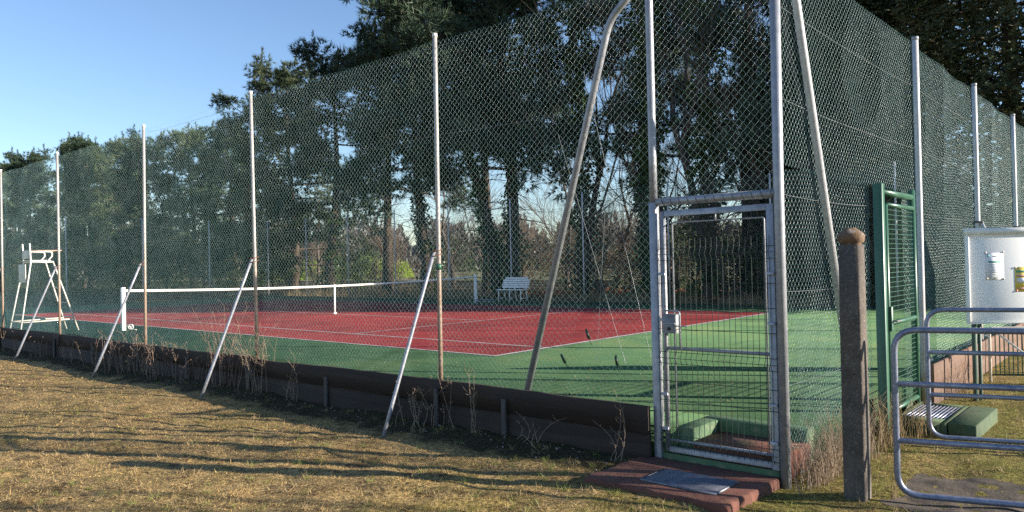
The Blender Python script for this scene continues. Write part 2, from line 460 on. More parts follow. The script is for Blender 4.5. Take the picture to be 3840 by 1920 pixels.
# ------------------------------------------------------------------ court
court = link('tennis_court', None, kind='structure', label='tennis court with green surround and red playing area')
cs = MB()
PIT = (-2.985, -2.49, -5.83, -5.03)      # sunken entrance behind the wire gate
x0, x1, y0, y1 = COURT
cs.box((PIT[1]+.18, y0, -.3), (x1, y1, 0)); cs.box((x0, PIT[3]+.16, -.3), (PIT[1]+.18, y1, -.0005))
cs.build('green_surface', M['green'], court)
def sheet(name, m, x0, x1, y0, y1, z, parent):
    return MB().add([(x0, y0, z), (x1, y0, z), (x1, y1, z), (x0, y1, z)], [(0, 1, 2, 3)]).build(name, m, parent)
sheet('red_surface', M['red'], 0, 10.97, 0, 23.77, .004, court)
LW = .05
LZ = .008
def cline(x0, x1, y0, y1): sheet('court_line', M['line'], x0, x1, y0, y1, LZ, court)
cline(0, 10.97, 0, LW*1.6); cline(0, 10.97, 23.77-LW*1.6, 23.77)
cline(0, LW, LW*1.6, 23.69); cline(10.97-LW, 10.97, LW*1.6, 23.69)
cline(1.37-LW/2, 1.37+LW/2, LW*1.6, 23.69); cline(9.6-LW/2, 9.6+LW/2, LW*1.6, 23.69)
cline(1.37+LW/2, 9.6-LW/2, 5.485-LW/2, 5.485+LW/2); cline(1.37+LW/2, 9.6-LW/2, 18.285-LW/2, 18.285+LW/2)
cline(5.485-LW/2, 5.485+LW/2, 5.485+LW/2, 18.285-LW/2)
# faint joint crossing the net line
sheet('surface_joint', M['green'], LW, 10.9, 11.87, 11.90, .0065, court)

# sunken red entrance with green kerbs
ent = thing('entrance_kerb', 'green painted kerb round the sunken red entrance floor inside the wire gate', 'kerb', (0, 0, 0))
MB().bbox((PIT[1], -5.83, -.3), (PIT[1]+.178, PIT[3]+.158, .010), .010).build('kerb_stone', M['kerb'], ent)
MB().bbox((-2.96, PIT[3], -.3), (PIT[1]-.004, PIT[3]+.158, .010), .010).build('kerb_stone', M['kerb'], ent)
MB().box((-2.984, -5.86, -.3), (PIT[1]-.002, PIT[3]-.002, -.095)).build('floor_slab', M['redslab'], ent)

# ------------------------------------------------------------------ chain link panels
_cl = {}
def chain_mesh(W, H, r=.001, d=.072, seed=0):
    key = (round(W, 3), round(H, 3), r, d, seed)
    if key in _cl: return _cl[key]
    n = max(1, int(round(W/(d/2)))); k = int(round(H/(d/2)))
    h = W/n; hz = d/2
    i = np.arange(n)[:, None]; j = np.arange(k+1)[None, :]
    par = (i+j) % 2
    rs = np.random.RandomState(seed+5)
    u = i*h + np.where((j % 2) == (i % 2), h*.02, h*.98)
    z = j*hz + 0*i
    dep = np.where(par == 0, 1, -1)*.0022 + 0*z
    # slack in the wire: gentle waves
    u = u + .022*vnoise(u*1.0, z*1.0, .6, seed+21) + .005*vnoise(u, z, .15, seed+23)
    z = z + .024*vnoise(u, z, .8, seed+22)
    dep = dep + .030*np.abs(vnoise(u, z, 1.1, seed+24))*np.clip(np.minimum(u, W-u)/.3, 0, 1)
    P = np.stack([u+0*z, dep, z], -1)
    mb = MB().tubes(P, r, 3)
    me = mb.mesh('chain_link')
    _cl[key] = me
    return me

def chain(parent, a, b, z0, z1, mat, r=.001, d=.072, base=None, seed=0):
    """panel between ground points a and b; shares its wire mesh among like bays"""
    a = np.array(a, float); b = np.array(b, float)
    L = np.linalg.norm(b-a); ang = math.atan2(b[1]-a[1], b[0]-a[0])
    W = base if base else L
    me = chain_mesh(W, z1-z0, r, d, seed)
    key = mat.name
    if not me.materials: me.materials.append(mat)
    return link('mesh_panel', me, parent, (a[0], a[1], z0), (0, 0, ang), kind='stuff', scale=(L/W, 1, 1))

def pipe(parent, name, a, b, r, mat, s=10, taper=1.0, cap=True):
    """pipe with its own origin at its foot"""
    a = np.array(a, float); b = np.array(b, float)
    zz = np.linspace(0, 1, 6)[:, None]
    P = (b-a)[None]*zz
    return MB().tubes(P[None], np.linspace(r, r*taper, 6)[None], s, cap).build(name, mat, parent, True, loc=a)

def wire_run(parent, name, a, b, r, mat, sag=.01, n=9):
    t = np.linspace(0, 1, n)
    a = np.array(a, float); b = np.array(b, float)
    P = a[None]*(1-t)[:, None] + b[None]*t[:, None]
    P[:, 2] -= sag*4*t*(1-t)
    return MB().tubes(P[None], r, 4).build(name, mat, parent)

TOP = 4.06
fx = -3.0
near = thing('chain_link_fence', 'tall chain link fence along the near long side with raked braces on grass', 'fence', (0, 0, 0))
NY = [-4.71, -1.91, 1.98, 5.74, 9.95, 13.85, 17.75, 21.65, 25.55, 29.55]
for i, y in enumerate(NY):
    if i == 0: continue
    lean = (.03 if i % 2 else -.03)
    pipe(near, 'post', (fx, y, -.1), (fx, y+(-.02 if i == 1 else .05 if i == 2 else -.08 if i == 3 else 0), TOP), .0255, M['post'])
    MB().tube([(fx, y+(-.02 if i == 1 else .05 if i == 2 else -.08 if i == 3 else 0), TOP-.01), (fx, y+(-.02 if i == 1 else .05 if i == 2 else -.08 if i == 3 else 0), TOP+.035)], .0285, 10).build('post_cap', M['white'], near, True)
    # brace on the lawn side
    bh = 1.62
    foot = (-3.82, y+[0, .05, .13, .25, .2][min(i, 4)], float(height(-3.82, y))-.05)
    if i < 8:
        pipe(near, 'brace', foot, (fx-.052, y+.01, bh), .0215, M['galv'], 8, .95)
        for dz in (-.03, .02):
            a = np.linspace(0, 2*PI, 13)
            MB().tubes(np.stack([fx-.02+.062*np.cos(a), y+.05*np.sin(a), bh+dz+.015*np.cos(a)], -1)[None], .006, 4).build('clamp', M['rust'], near)
# green tape on the first post
MB().tube([(fx, NY[1]-.005, 1.42), (fx, NY[1]-.005, 1.49)], .0335, 10).build('green_tape', M['ggate'], near, True)
mx = fx+.034
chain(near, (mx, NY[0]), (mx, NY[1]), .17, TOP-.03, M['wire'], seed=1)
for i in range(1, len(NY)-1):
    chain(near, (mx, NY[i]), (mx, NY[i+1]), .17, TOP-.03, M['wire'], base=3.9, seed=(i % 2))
for z in (.34, 1.10, 2.0, 2.95, TOP-.1):
    for i in range(len(NY)-1):
        wire_run(near, 'tension_wire', (mx+.006, NY[i], z), (mx+.006, NY[i+1], z), .0016, M['steelwire'] if z > 1.5 else M['darkwire'], .02 if z < TOP-.2 else .035)
# bent corner strut and its loose diagonal wires
MB().tube(fillet([(fx, -3.15, .05), (fx, -4.29, 3.72), (fx, -4.69, 4.02)], .45), .036, 10).build('corner_strut', M['galv'], near, True)
for a, b in (((mx+.01, -3.62, 2.75), (mx+.01, -4.35, .52)), ((mx+.01, -3.95, 3.3), (mx+.01, -4.62, .60)), ((mx+.01, -4.16, 1.95), (mx+.01, -4.02, .50))):
    wire_run(near, 'loose_wire', a, b, .0016, M['steelwire'], 0)
for (y, z, tilt) in ((-3.93, .83, .35), (-3.62, .57, .55), (-4.26, .60, .2)):
    tb = MB()
    dy = math.sin(tilt); dz = -math.cos(tilt)
    p = np.array([mx-.02, y, z])
    tb.tube([p, p+np.array([0, -dy*.10, dz*.10])], [.010, .013], 6)
    tb.tube([p+np.array([0, -dy*.02+.014, dz*.02]), p+np.array([0, -dy*.09+.014, dz*.09])], .006, 5)
    tb.tube([p+np.array([0, -dy*.10, dz*.10]), p+np.array([0, -dy*.17, dz*.16])], .003, 4)
    tb.build('wire_tensioner', M['tens'], near)

# gate posts belong to the near fence: square below, round pipe above
g0, g1 = -4.71, -5.845
MB().bbox((fx-.035, g0-.035, -.34), (fx+.035, g0+.035, 1.985), .006).build('gate_post', M['galv'], near)
pipe(near, 'post', (fx, g0, 1.985), (fx, g0, TOP+.1), .036, M['galv'])
MB().tube([(fx, g1, -.36), (fx, g1+.0, 2.0), (fx, g1-.01, TOP+.1)], .041, 12).build('corner_post', M['galv'], near, True)
MB().tube([(fx, g0-.035, 1.985), (fx, g1+.03, 1.985)], .036, 10).build('lintel_rail', M['galv'], near, True)
lw = MB()
for t in np.linspace(.08, .95, 13):
    y = g0+(g1-g0)*t; a = np.linspace(0, 2*PI, 9)
    lw.tubes(np.stack([fx+.038*np.cos(a), y+.012*np.sin(a)-.012, 1.985+.038*np.sin(a)], -1)[None], .0025, 3)
lw.build('lacing_wire', M['darkwire'], near)
chain(near, (mx, g1), (mx, g0), 2.0, TOP-.03, M['wire'], seed=2)

# ------------------------------------------------------------------ boards along the near side
bw = thing('board_edging', 'dark weathered timber board edging under the near fence', 'board wall', (0, 0, 0))
rs = np.random.RandomState(3)
def warped(x0, a, z0, x1, b, z1, rs):
    """board along Y whose top edge and face wander a little"""
    n = 14; V = []
    ph = rs.rand()*9; tl = rs.normal()*.006
    for y in np.linspace(a, b, n):
        t = (y-a)/(b-a)-.5
        w = .006*math.sin(y*1.9+ph)+tl*t*2+.003*math.sin(y*7+ph); q = .007*math.sin(y*1.3+ph*2)
        V += [(x0+q, y, z0), (x0+q, y, z1+w-.004), (x0+q+.004, y, z1+w), (x1+q, y, z1+w), (x1+q, y, z0)]
    F = [(k*5+j, k*5+(j+1) % 5, (k+1)*5+(j+1) % 5, (k+1)*5+j) for k in range(n-1) for j in range(5)]
    mb = MB().add(V, F); mb.f.append(np.array([[0, 1, 2, 3], [(n-1)*5+3, (n-1)*5+2, (n-1)*5+1, (n-1)*5]])); mb.f.append(np.array([[0, 3, 4], [(n-1)*5, (n-1)*5+4, (n-1)*5+3]]))
    return mb
edges = [-4.672, -2.02] + list(np.arange(1.9, 31, 3.9))
for k in range(len(edges)-1):
    a, b = edges[k]+.004, edges[k+1]-.004
    dx = rs.uniform(-.006, .006)
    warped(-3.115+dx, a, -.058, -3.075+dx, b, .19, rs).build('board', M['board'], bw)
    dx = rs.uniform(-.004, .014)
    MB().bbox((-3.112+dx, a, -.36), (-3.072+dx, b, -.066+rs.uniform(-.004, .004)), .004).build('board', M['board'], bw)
for y in (-1.97, -2.98, .1, 2.0, 3.9, 5.75, 7.8, 9.9, 13.7):
    top = .10 if y in (-1.97,) else rs.uniform(.05, .12)
    MB().bbox((-3.150, y-.028, -.37), (-3.120, y+.028, top), .004).build('stake', M['stake'], bw, rot=(rs.uniform(-.003, .003), 0, 0))

# ------------------------------------------------------------------ right hand fence
fy = -5.88
right = thing('chain_link_fence', 'tall green chain link fence along the right end behind the green gate', 'fence', (0, 0, 0))
RX = [-2.98, 1.16, 4.62, 8.2, 11.6, 13.97]
for i, x in enumerate(RX):
    if i == 0: continue
    pipe(right, 'post', (x, fy, -.34), (x+.02, fy, TOP+.0), .036, M['postR'])
    MB().tube([(x+.02, fy, TOP-.01), (x+.02, fy, TOP+.03)], .039, 10).build('post_cap', M['galv'], right, True)
    if i in (2, 3, 4):
        pipe(right, 'brace', (x+.1, fy-.85, -.37), (x, fy-.05, 1.95), .026, M['postR'], 8)
        a = np.linspace(0, 2*PI, 11)
        MB().tubes(np.stack([x+.05*np.cos(a), fy-.02+.06*np.sin(a), 1.95+0*a], -1)[None], .012, 5).build('clamp', M['black'], right)
MB().tube(fillet([(-1.28, fy-.0, -.33), (-2.66, fy, 3.72), (-2.95, fy, 4.02)], .4), .036, 10).build('corner_strut', M['postR'], right, True)
my = fy+.042
G0, G1 = -.66, .55
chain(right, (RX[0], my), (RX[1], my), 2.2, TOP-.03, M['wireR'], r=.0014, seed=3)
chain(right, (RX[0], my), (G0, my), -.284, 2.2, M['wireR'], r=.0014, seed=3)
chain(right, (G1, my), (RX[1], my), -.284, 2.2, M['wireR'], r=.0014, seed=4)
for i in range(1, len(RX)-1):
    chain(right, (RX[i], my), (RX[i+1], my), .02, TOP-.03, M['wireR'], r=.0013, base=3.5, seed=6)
for z in (.45, 1.2, 1.98, 2.75, 3.5):
    for i in range(len(RX)-1):
        if i == 0 and z < 2.2:
            wire_run(right, 'tension_wire', (RX[0], my-.01, z), (G0, my-.01, z), .0016, M['steelwire'], .02)
        else:
            wire_run(right, 'tension_wire', (RX[i], my-.01, z), (RX[i+1], my-.01, z), .0015, M['steelwire'], .03)
# a loose second layer of old netting hanging low beside the corner post
chain(right, (-2.93, fy-.05), (-1.3, fy-.07), -.27, 1.0, M['wireR'], seed=7)

br = thing('board_edging', 'sunlit brown timber board edging under the right fence behind the white notice board', 'board wall', (0, 0, 0))
for k, a in enumerate(np.arange(1.22, 13.5, 2.4)):
    b = min(a+2.392, 13.95)
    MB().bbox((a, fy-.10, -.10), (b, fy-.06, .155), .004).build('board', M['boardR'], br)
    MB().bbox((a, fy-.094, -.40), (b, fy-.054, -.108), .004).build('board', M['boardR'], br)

# ------------------------------------------------------------------ far fences
far = thing('chain_link_fence', 'distant chain link fence beyond the court behind the white bench', 'fence', (0, 0, 0))
FY = list(np.arange(-2.3, 29.6, 3.55))
for y in [-5.8]+FY:
    pipe(far, 'post', (13.97, y, -.1), (13.97, y, TOP), .028, M['postR'], 8)
FF = [-5.8]+FY
for i in range(len(FF)-1):
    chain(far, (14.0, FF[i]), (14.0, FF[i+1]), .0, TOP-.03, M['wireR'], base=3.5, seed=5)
end = thing('chain_link_fence', 'distant chain link fence closing the far left end of the court', 'fence', (0, 0, 0))
EX = list(np.linspace(-3, 13.9, 6))
for x in EX[1:]:
    pipe(end, 'post', (x, 29.65, -.1), (x, 29.65, TOP), .028, M['postR'], 8)
for i in range(5):
    chain(end, (EX[i], 29.68), (EX[i+1], 29.68), 0, TOP-.03, M['wireR'], base=3.5, seed=5)

# ------------------------------------------------------------------ wire gate beside the corner post
gate = thing('wire_gate', 'galvanised gate with rigid wire panel standing over the red entrance slab', 'gate', (fx, 0, 0))
def gpart(name, lo, hi, m=None, b=.004):
    return MB().bbox(lo, hi, b).build(name, m or M['galv'], gate)
L0, L1 = -4.80, -5.775
MB().tube([(.0, L0, -.2), (.0, L0, 1.90)], .024, 10).build('stile', M['galv'], gate, True)
gpart('stile', (-.025, L1-.03, -.215), (.025, L1+.03, 1.905))
gpart('top_rail', (-.02, L1+.031, 1.855), (.02, L0-.02, 1.905))
MB().tube([(.0, L0-.02, .70), (.0, L1+.03, .70)], .016, 8).build('middle_rail', M['galv'], gate, True)
MB().tube([(.0, L0-.02, -.105), (.0, L1+.03, -.105)], .014, 8).build('lower_bar', M['galv'], gate, True)
gpart('bottom_rail', (-.02, L1+.031, -.205), (.02, L0-.02, -.155))
MB().tube(fillet([(.035, L0-.07, -.14), (.035, L0-.07, 1.80), (.035, L1+.07, 1.80), (.035, L1+.07, -.14)], .02, 3), .007, 6).build('inner_rod_frame', M['galv'], gate, True)
MB().tube([(.02, (L0+L1)/2, 1.80), (.02, (L0+L1)/2, 1.86)], .008, 6).build('rod_stay', M['galv'], gate)
# rigid welded panel with V folds
def vx(z):
    x = -.034
    for c in (1.52, .62, -.10):
        d = abs(z-c)
        if d < .05: x -= .028*(1-d/.05)
    return x
vz = [-.17, -.15, -.10, -.05, .0, .25, .50, .57, .62, .67, .72, 1.0, 1.3, 1.47, 1.52, 1.57, 1.60, 1.655]
vp = np.array([(vx(z), 0, z) for z in vz])
vm = MB().tubes(vp[None], .0026, 4).mesh('panel_upright'); vm.materials.append(M['darkwire'])
for y in np.arange(L0+.03, L1-.03, -.05):
    link('panel_upright', vm, gate, (0, float(y), 0))
for z in (-.15, -.05, .25, .42, .57, .67, .87, 1.07, 1.27, 1.47, 1.52, 1.57, -.10, .62):
    MB().tubes(np.array([[(vx(z)-.004, L0+.05, z), (vx(z)-.004, L1-.04, z)]]), .0031, 4).build('panel_crosswire', M['darkwire'], gate)
for z in (1.35, .95, .3, .0):
    for y in (L0+.0, L1-.0):
        MB().bbox((-.048, y-.03, z-.012), (-.026, y+.03, z+.012), .003).build('panel_clip', M['galv'], gate)
lb = gpart('lock_box', (-.062, L0-.135, .835), (.035, L0-.0, 1.0), M['lock'], .006)
MB().bbox((-.071, L0-.13, .918), (-.0625, L0-.003, .925), .001).build('lock_seam', M['galv'], lb)
MB().tube([(-.0625, L0-.07, .875), (-.068, L0-.07, .875)], .016, 10).build('lock_cylinder', M['black'], lb)
MB().tube(fillet([(-.03, L0-.02, 1.03), (-.07, L0-.18, 1.03), (-.07, L0-.18, .70)], .035, 4), .008, 6).build('pull_handle', M['galv'], gate, True)
MB().tube([(-.05, L0-.10, .90), (-.05, L0-.24, .90)], .006, 6).build('latch_lever', M['galv'], gate, True)
for z in (1.45, .05):
    MB().tube([(-.01, L1-.048, z), (-.01, L1-.048, z+.12)], .017, 8).build('hinge', M['galvdark'], gate, True)

# red entrance slab with its steel grating
slab = thing('entrance_slab', 'chipped red concrete slab with a steel grating in front of the wire gate', 'slab', (0, 0, 0))
sx0, sx1, sy0, sy1 = -3.93, -3.02, -5.80, -4.55
gx0, gx1, gy0, gy1 = -3.75, -3.36, -5.62, -4.97
zt = -.268
rs = np.random.RandomState(77)
per = []
for (ax_, ay_), (bx_, by_) in zip([(sx0, sy0), (sx1, sy0), (sx1, sy1), (sx0, sy1)], [(sx1, sy0), (sx1, sy1), (sx0, sy1), (sx0, sy0)]):
    m_ = int(max(abs(bx_-ax_), abs(by_-ay_))/.045)
    for q in range(m_):
        t_ = q/m_; per.append((ax_+(bx_-ax_)*t_, ay_+(by_-ay_)*t_))
per = np.array(per); cen = per.mean(0)
jit = .010*rs.normal(size=len(per))+.015*vnoise(per[:, 0], per[:, 1], .17, 8)
dirs = unit(per-cen) if 'unit' in globals() else (per-cen)/np.linalg.norm(per-cen, axis=1, keepdims=True)
rings = []
for z_, off, rz_ in ((-.45, .012, 0), (zt-.022, .006, .004), (zt-.005, -.006, .003), (zt, -.020, 0)):
    p_ = per+dirs*(jit+off)[:, None]
    rings.append(np.column_stack([p_, np.full(len(per), z_)+rz_*rs.normal(size=len(per))]))
m_ = len(per); V = np.concatenate(rings); F = [(k*m_+j, k*m_+(j+1) % m_, (k+1)*m_+(j+1) % m_, (k+1)*m_+j) for k in range(3) for j in range(m_)]
sm = MB().add(V, F); sm.f.append(np.array([[3*m_+j for j in range(m_)]]))
sl = sm.build('slab_body', M['redslab'], slab)
MB().box((gx0, gy0, zt-.01), (gx1, gy1, zt+.003)).build('black_plate', M['black'], slab)  # black plate on the uncut slab, stands in for a dark recess
zt = zt+.018
gf = link('grating', None, slab)
for lo, hi in (((gx0+.003, gy0+.003, zt-.03), (gx0+.012, gy1-.003, zt-.002)), ((gx1-.012, gy0+.003, zt-.03), (gx1-.003, gy1-.003, zt-.002)), ((gx0+.013, gy0+.003, zt-.03), (gx1-.013, gy0+.010, zt-.002)), ((gx0+.013, gy1-.010, zt-.03), (gx1-.013, gy1-.003, zt-.002))):
    MB().box(lo, hi).build('grating_frame', M['grate'], gf)
bm = MB().box((0, gy0+.011, -.028), (.005, gy1-.011, 0)).mesh('grating_bar'); bm.materials.append(M['grate'])
for x in np.arange(gx0+.022, gx1-.02, .0135):
    link('grating_bar', bm, gf, (float(x), 0, zt-.004))
for y in np.arange(gy0+.1, gy1-.05, .11):
    MB().box((gx0+.014, y, zt-.022), (gx1-.014, y+.004, zt-.008)).build('grating_crossbar', M['grate'], gf)
MB().bbox((-3.018, -5.80, -.40), (-2.988, -4.75, -.222), .003).build('threshold', M['kerb'], slab)

# ------------------------------------------------------------------ green gate in the right fence
gg = thing('green_gate', 'tall narrow green painted gate with grid infill in the right fence', 'gate', (0, fy-.06, 0))
def gbar(name, a, b, r): return MB().tube([a, b], r, 10).build(name, M['ggate'], gg, True)
gp = MB().bbox((G0-.045, -.04, -.34), (G0+.045, .05, 2.2), .006).build('gate_post', M['ggate'], gg)
gbar('gate_post', (G1+.02, 0, -.34), (G1+.02, 0, 2.2), .038)
gbar('lintel', (G0+.045, -.0, 2.12), (G1-.018, -.0, 2.12), .033)
q0, q1 = G0+.085, G1-.06
gbar('stile', (q0, -.03, -.14), (q0, -.03, 1.99), .026); gbar('stile', (q1, -.03, -.14), (q1, -.03, 1.99), .026)
gbar('top_rail', (q0+.026, -.03, 1.99), (q1-.026, -.03, 1.99), .024); gbar('bottom_rail', (q0+.026, -.03, -.12), (q1-.026, -.03, -.12), .026)
gbar('middle_rail', (q0+.026, -.03, .77), (q1-.026, -.03, .77), .024)
hm = MB().tubes(np.array([[(q0+.02, -.03, 0), (q1-.02, -.03, 0)]]), .004, 4).mesh('infill_bar'); hm.materials.append(M['ggate'])
for z in np.arange(-.06, 1.96, .05): link('infill_bar', hm, gg, (0, 0, float(z)))
um = MB().tubes(np.array([[(0, -.024, -.11), (0, -.024, 1.97)]]), .0022, 4).mesh('infill_wire'); um.materials.append(M['ggate'])
for x in np.arange(q0+.06, q1-.02, .05): link('infill_wire', um, gg, (float(x), 0, 0))
gl = MB().bbox((q0-.025, -.075, .70), (q0+.03, -.057, .95), .004).build('lock_plate', M['ggate'], gg)
MB().tube(fillet([(q0, -.075, .80), (q0, -.12, .80), (q0+.12, -.12, .80)], .02, 3), .009, 6).build('handle', M['lock'], gl, True)

step = thing('step_slab', 'mossy green concrete step with a drain grating before the green gate', 'slab', (0, 0, 0))
st = MB()
a0, a1, b0, b1 = -.48, .62, -6.45, -5.955
ga0, ga1, gb0, gb1 = -.27, .52, -6.40, -6.00
zt2 = -.20
for lo, hi in (((a0, b0, -.4), (a1, gb0, zt2)), ((a0, gb1, -.4), (a1, b1, zt2)), ((a0, gb0, -.4), (ga0, gb1, zt2)), ((ga1, gb0, -.4), (a1, gb1, zt2))):
    st.box(lo, hi)
st.build('slab_body', M['greenslab'], step)
MB().bbox((a0+.01, -6.71, -.4), (a1+.02, -6.462, zt2+.004), .008).build('slab_end', M['greenslab'], step)
MB().box((ga0, gb0, -.4), (ga1, gb1, zt2-.06)).build('drain_floor', M['black'], step)
dg = link('grating', None, step)
bm2 = MB().box((ga0+.004, 0, -.03), (ga1-.004, .012, 0)).mesh('grating_bar'); bm2.materials.append(M['galvdark'])
for y in np.arange(gb0+.015, gb1-.015, .036): link('grating_bar', bm2, dg, (0, float(y), zt2-.004))
for x in (ga0+.2, ga0+.55):
    MB().box((x, gb0+.003, zt2-.03), (x+.01, gb1-.003, zt2-.012)).build('grating_frame', M['galv'], dg)

# ------------------------------------------------------------------ concrete post
cp = thing('concrete_post', 'old square concrete gate post with orange lichen on its cap', 'post', (-3.0, -6.385, 0))
w = .078; w2 = .070
V = []
for z, h, j in ((-.42, w, 0), (-.2, w, .001), (.4, w*.985, -.001), (1.0, w*.965, .001), (1.555, w*.94, 0)):
    c = .010
    V += [(-h, -h+c, z), (-h+c, -h, z), (h-c, -h, z), (h, -h+c, z), (h, h-c, z), (h-c, h, z), (-h+c, h, z), (-h, h-c, z)]
F = [(k*8+j, k*8+(j+1) % 8, (k+1)*8+(j+1) % 8, (k+1)*8+j) for k in range(4) for j in range(8)]
sh = MB().add(V, F); sh.f.append(np.array([[32, 33, 34, 35], [32, 35, 36, 39], [36, 37, 38, 39]]))
sh.build('shaft', M['concrete'], cp)
V = []
for z, h in ((1.556, .056), (1.570, .058), (1.582, .074), (1.628, .077), (1.640, .070), (1.682, .026)):
    V += [(-h, -h, z), (h, -h, z), (h, h, z), (-h, h, z)]
F = [(k*4+j, k*4+(j+1) % 4, (k+1)*4+(j+1) % 4, (k+1)*4+j) for k in range(5) for j in range(4)]+[(20, 21, 22, 23)]
MB().add(V, F).build('cap', M['cap'], cp)

# ------------------------------------------------------------------ tubular barriers
def barrier(loc, ang, H, L, label, mids, r=.023):
    b = thing('tubular_barrier', label, 'barrier', loc, ang, 'galvanised barriers on the path')
    R = .16
    pts = fillet([(L, 0, H), (0, 0, H), (0, 0, r), (L, 0, r), (L, 0, H)], R, 7)
    MB().tubes(pts[None], r, 10).build('outer_frame', M['galvdark'], b, True)
    for z in mids:
        MB().tube([(.0, 0, z), (L, 0, z)], r*.95, 9).build('rail', M['galvdark'], b, True)
    for x in (L*.97,):
        MB().tube([(x, -.35, .03), (x, .35, .03)], r, 8).build('foot', M['galvdark'], b, True)
    return b
barrier((-2.90, -6.635, -.30), math.atan2(-.954, .30), 1.225, 2.6, 'nearest galvanised tubular barrier with rounded corner at the right edge', (.415, .83))
barrier((-.74, -6.36, -.315), math.atan2(-.954, .30), 1.25, 2.6, 'further galvanised tubular barrier standing just behind the nearest one', (.43, .84))

# ------------------------------------------------------------------ notice board, hurdle
nb_ang = math.atan2(-.75, .66)
nb = thing('notice_board', 'white notice board on green legs in front of the right fence', 'notice board', (1.80, -6.25, 0), nb_ang)
MB().bbox((0, -.03, .64), (1.6, .03, 1.70), .004).build('panel', M['panel'], nb)
MB().add([(-.02, -.065, 1.70), (1.62, -.065, 1.70), (1.62, .04, 1.70), (-.02, .04, 1.70), (-.02, -.05, 1.775), (1.62, -.05, 1.775), (1.62, .04, 1.78), (-.02, .04, 1.78)],
         [(0, 3, 2, 1), (4, 5, 6, 7), (0, 1, 5, 4), (1, 2, 6, 5), (2, 3, 7, 6), (3, 0, 4, 7)]).build('hood', M['white'], nb)
MB().bbox((-.012, -.045, .60), (.0, .035, 1.698), .002).build('side_trim', M['white'], nb)
MB().bbox((-.012, -.045, .605), (1.61, -.031, .638), .002).build('bottom_trim', M['white'], nb)
for x in (.07, 1.5):
    MB().bbox((x, .031, -.36), (x+.045, .075, 1.72), .004).build('leg', M['gdark'], nb)
    MB().bbox((x+.07, .031, -.36), (x+.10, .07, .62), .004).build('leg', M['gdark'], nb)
def sheet_v(name, m, x0, x1, z0, z1, y, parent):
    return MB().box((x0, y-.0012, z0), (x1, y, z1)).build(name, m, parent)
# papers: hang from magnets
def notice(label, x0, z0, wd, hg, basem, rows, band):
    p = thing('paper_notice', label, 'notice', (1.80, -6.25, 0), nb_ang)
    sheet_v('sheet', basem, x0, x0+wd, z0, z0+hg, -.033, p)
    for (u0, u1, v0, v1, mm) in rows:
        sheet_v('print', mm, x0+wd*u0, x0+wd*u1, z0+hg*v0, z0+hg*v1, -.0352, p)
    return p
rows = [(.12, .24, .85, .94, M['inkg']), (.40, .75, .86, .89, M['ink']), (.14, .86, .64, .70, M['inkg'])]
for k, v in enumerate(np.linspace(.57, .10, 9)):
    rows.append((.14, .84 - (.25 if k > 5 else 0), v, v+.018, M['ink']))
pn = notice('white printed sheet with a green band pinned to the notice board', .20, 1.14, .225, .33, M['paper'], rows, None)
def magnet(p, x, z, m):
    MB().tube([(x, -.0365, z), (x, -.0405, z)], .013, 10).build('magnet', m, p, True)
for x, z in ((.205, 1.475), (.42, 1.478), (.215, 1.155), (.42, 1.15)): magnet(pn, x, z, M['magnet'])
rows = [(.05, .95, .78, .86, M['inkg']), (.08, .9, .60, .68, M['pink']), (.1, .92, .35, .55, M['paper']), (.1, .8, .1, .16, M['pink'])]
py_ = notice('yellow poster at the right edge of the notice board', .56, .99, .21, .30, M['yellow'], rows, None)
for x, z, m in ((.565, 1.285, M['magnet']), (.575, 1.0, M['magred']), (.76, 1.28, M['magnet'])): magnet(py_, x, z, m)

hd = thing('barred_hurdle', 'green steel hurdle of upright bars leaning behind the notice board', 'hurdle', (3.25, -6.22, -.30), math.atan2(-.86, .5))
MB().tube(fillet([(0, 0, 0), (0, 0, .74), (1.8, 0, .74), (1.8, 0, 0)], .03, 3), .02, 8).build('frame', M['rustwhite'], hd, True)
MB().tube([(0, 0, .10), (1.8, 0, .10)], .014, 6).build('lower_rail', M['gdark'], hd, True)
ub = MB().tubes(np.array([[(0, 0, .10), (0, 0, .73)]]), .008, 5).mesh('bar'); ub.materials.append(M['ggate'])
for x in np.arange(.07, 1.78, .055): link('bar', ub, hd, (float(x), 0, 0))
MB().tube([(.05, -.03, .70), (.75, -.5, .01)], .014, 6).build('stay', M['rustwhite'], hd, True)
MB().tube([(.95, -.03, .66), (.35, -.55, .0)], .02, 6).build('stay', M['gdark'], hd, True)

# ------------------------------------------------------------------ net
def net_sag(x): return 1.03 - .115*(1-((x-5.485)/6.4)**2)
net = thing('tennis_net', 'tennis net with white headband across the red court', 'net', (0, 11.885, 0))
X = np.linspace(-.86, 11.83, 41)
hb = MB()
V = []
for x in X:
    z = net_sag(x); V += [(x, -.012, z-.06), (x, -.012, z), (x, .012, z), (x, .012, z-.06)]
F = [(k*4+j, k*4+(j+1) % 4, (k+1)*4+(j+1) % 4, (k+1)*4+j) for k in range(40) for j in range(4)]
hb.add(V, F).build('headband', M['white'], net)
nm = MB()
vx_ = np.arange(-.84, 11.83, .045)
nm.tubes(np.stack([np.stack([vx_, 0*vx_, 0*vx_+.03], -1), np.stack([vx_, 0*vx_, net_sag(vx_)-.055], -1)], 1), .0013, 3)
for t in np.linspace(.03, .94, 21):
    nm.tubes(np.stack([X, 0*X, t*net_sag(X)], -1)[None], .0013, 3)
nm.build('netting', M['black'], net, kind='stuff')
MB().add([(5.455, -.016, .0), (5.505, -.016, 0), (5.515, -.016, .93), (5.465, -.016, .93), (5.455, .016, .0), (5.505, .016, 0), (5.515, .016, .93), (5.465, .016, .93)],
         [(0, 1, 2, 3), (4, 7, 6, 5), (0, 4, 5, 1), (3, 2, 6, 7), (1, 5, 6, 2), (0, 3, 7, 4)]).build('centre_strap', M['white'], net)
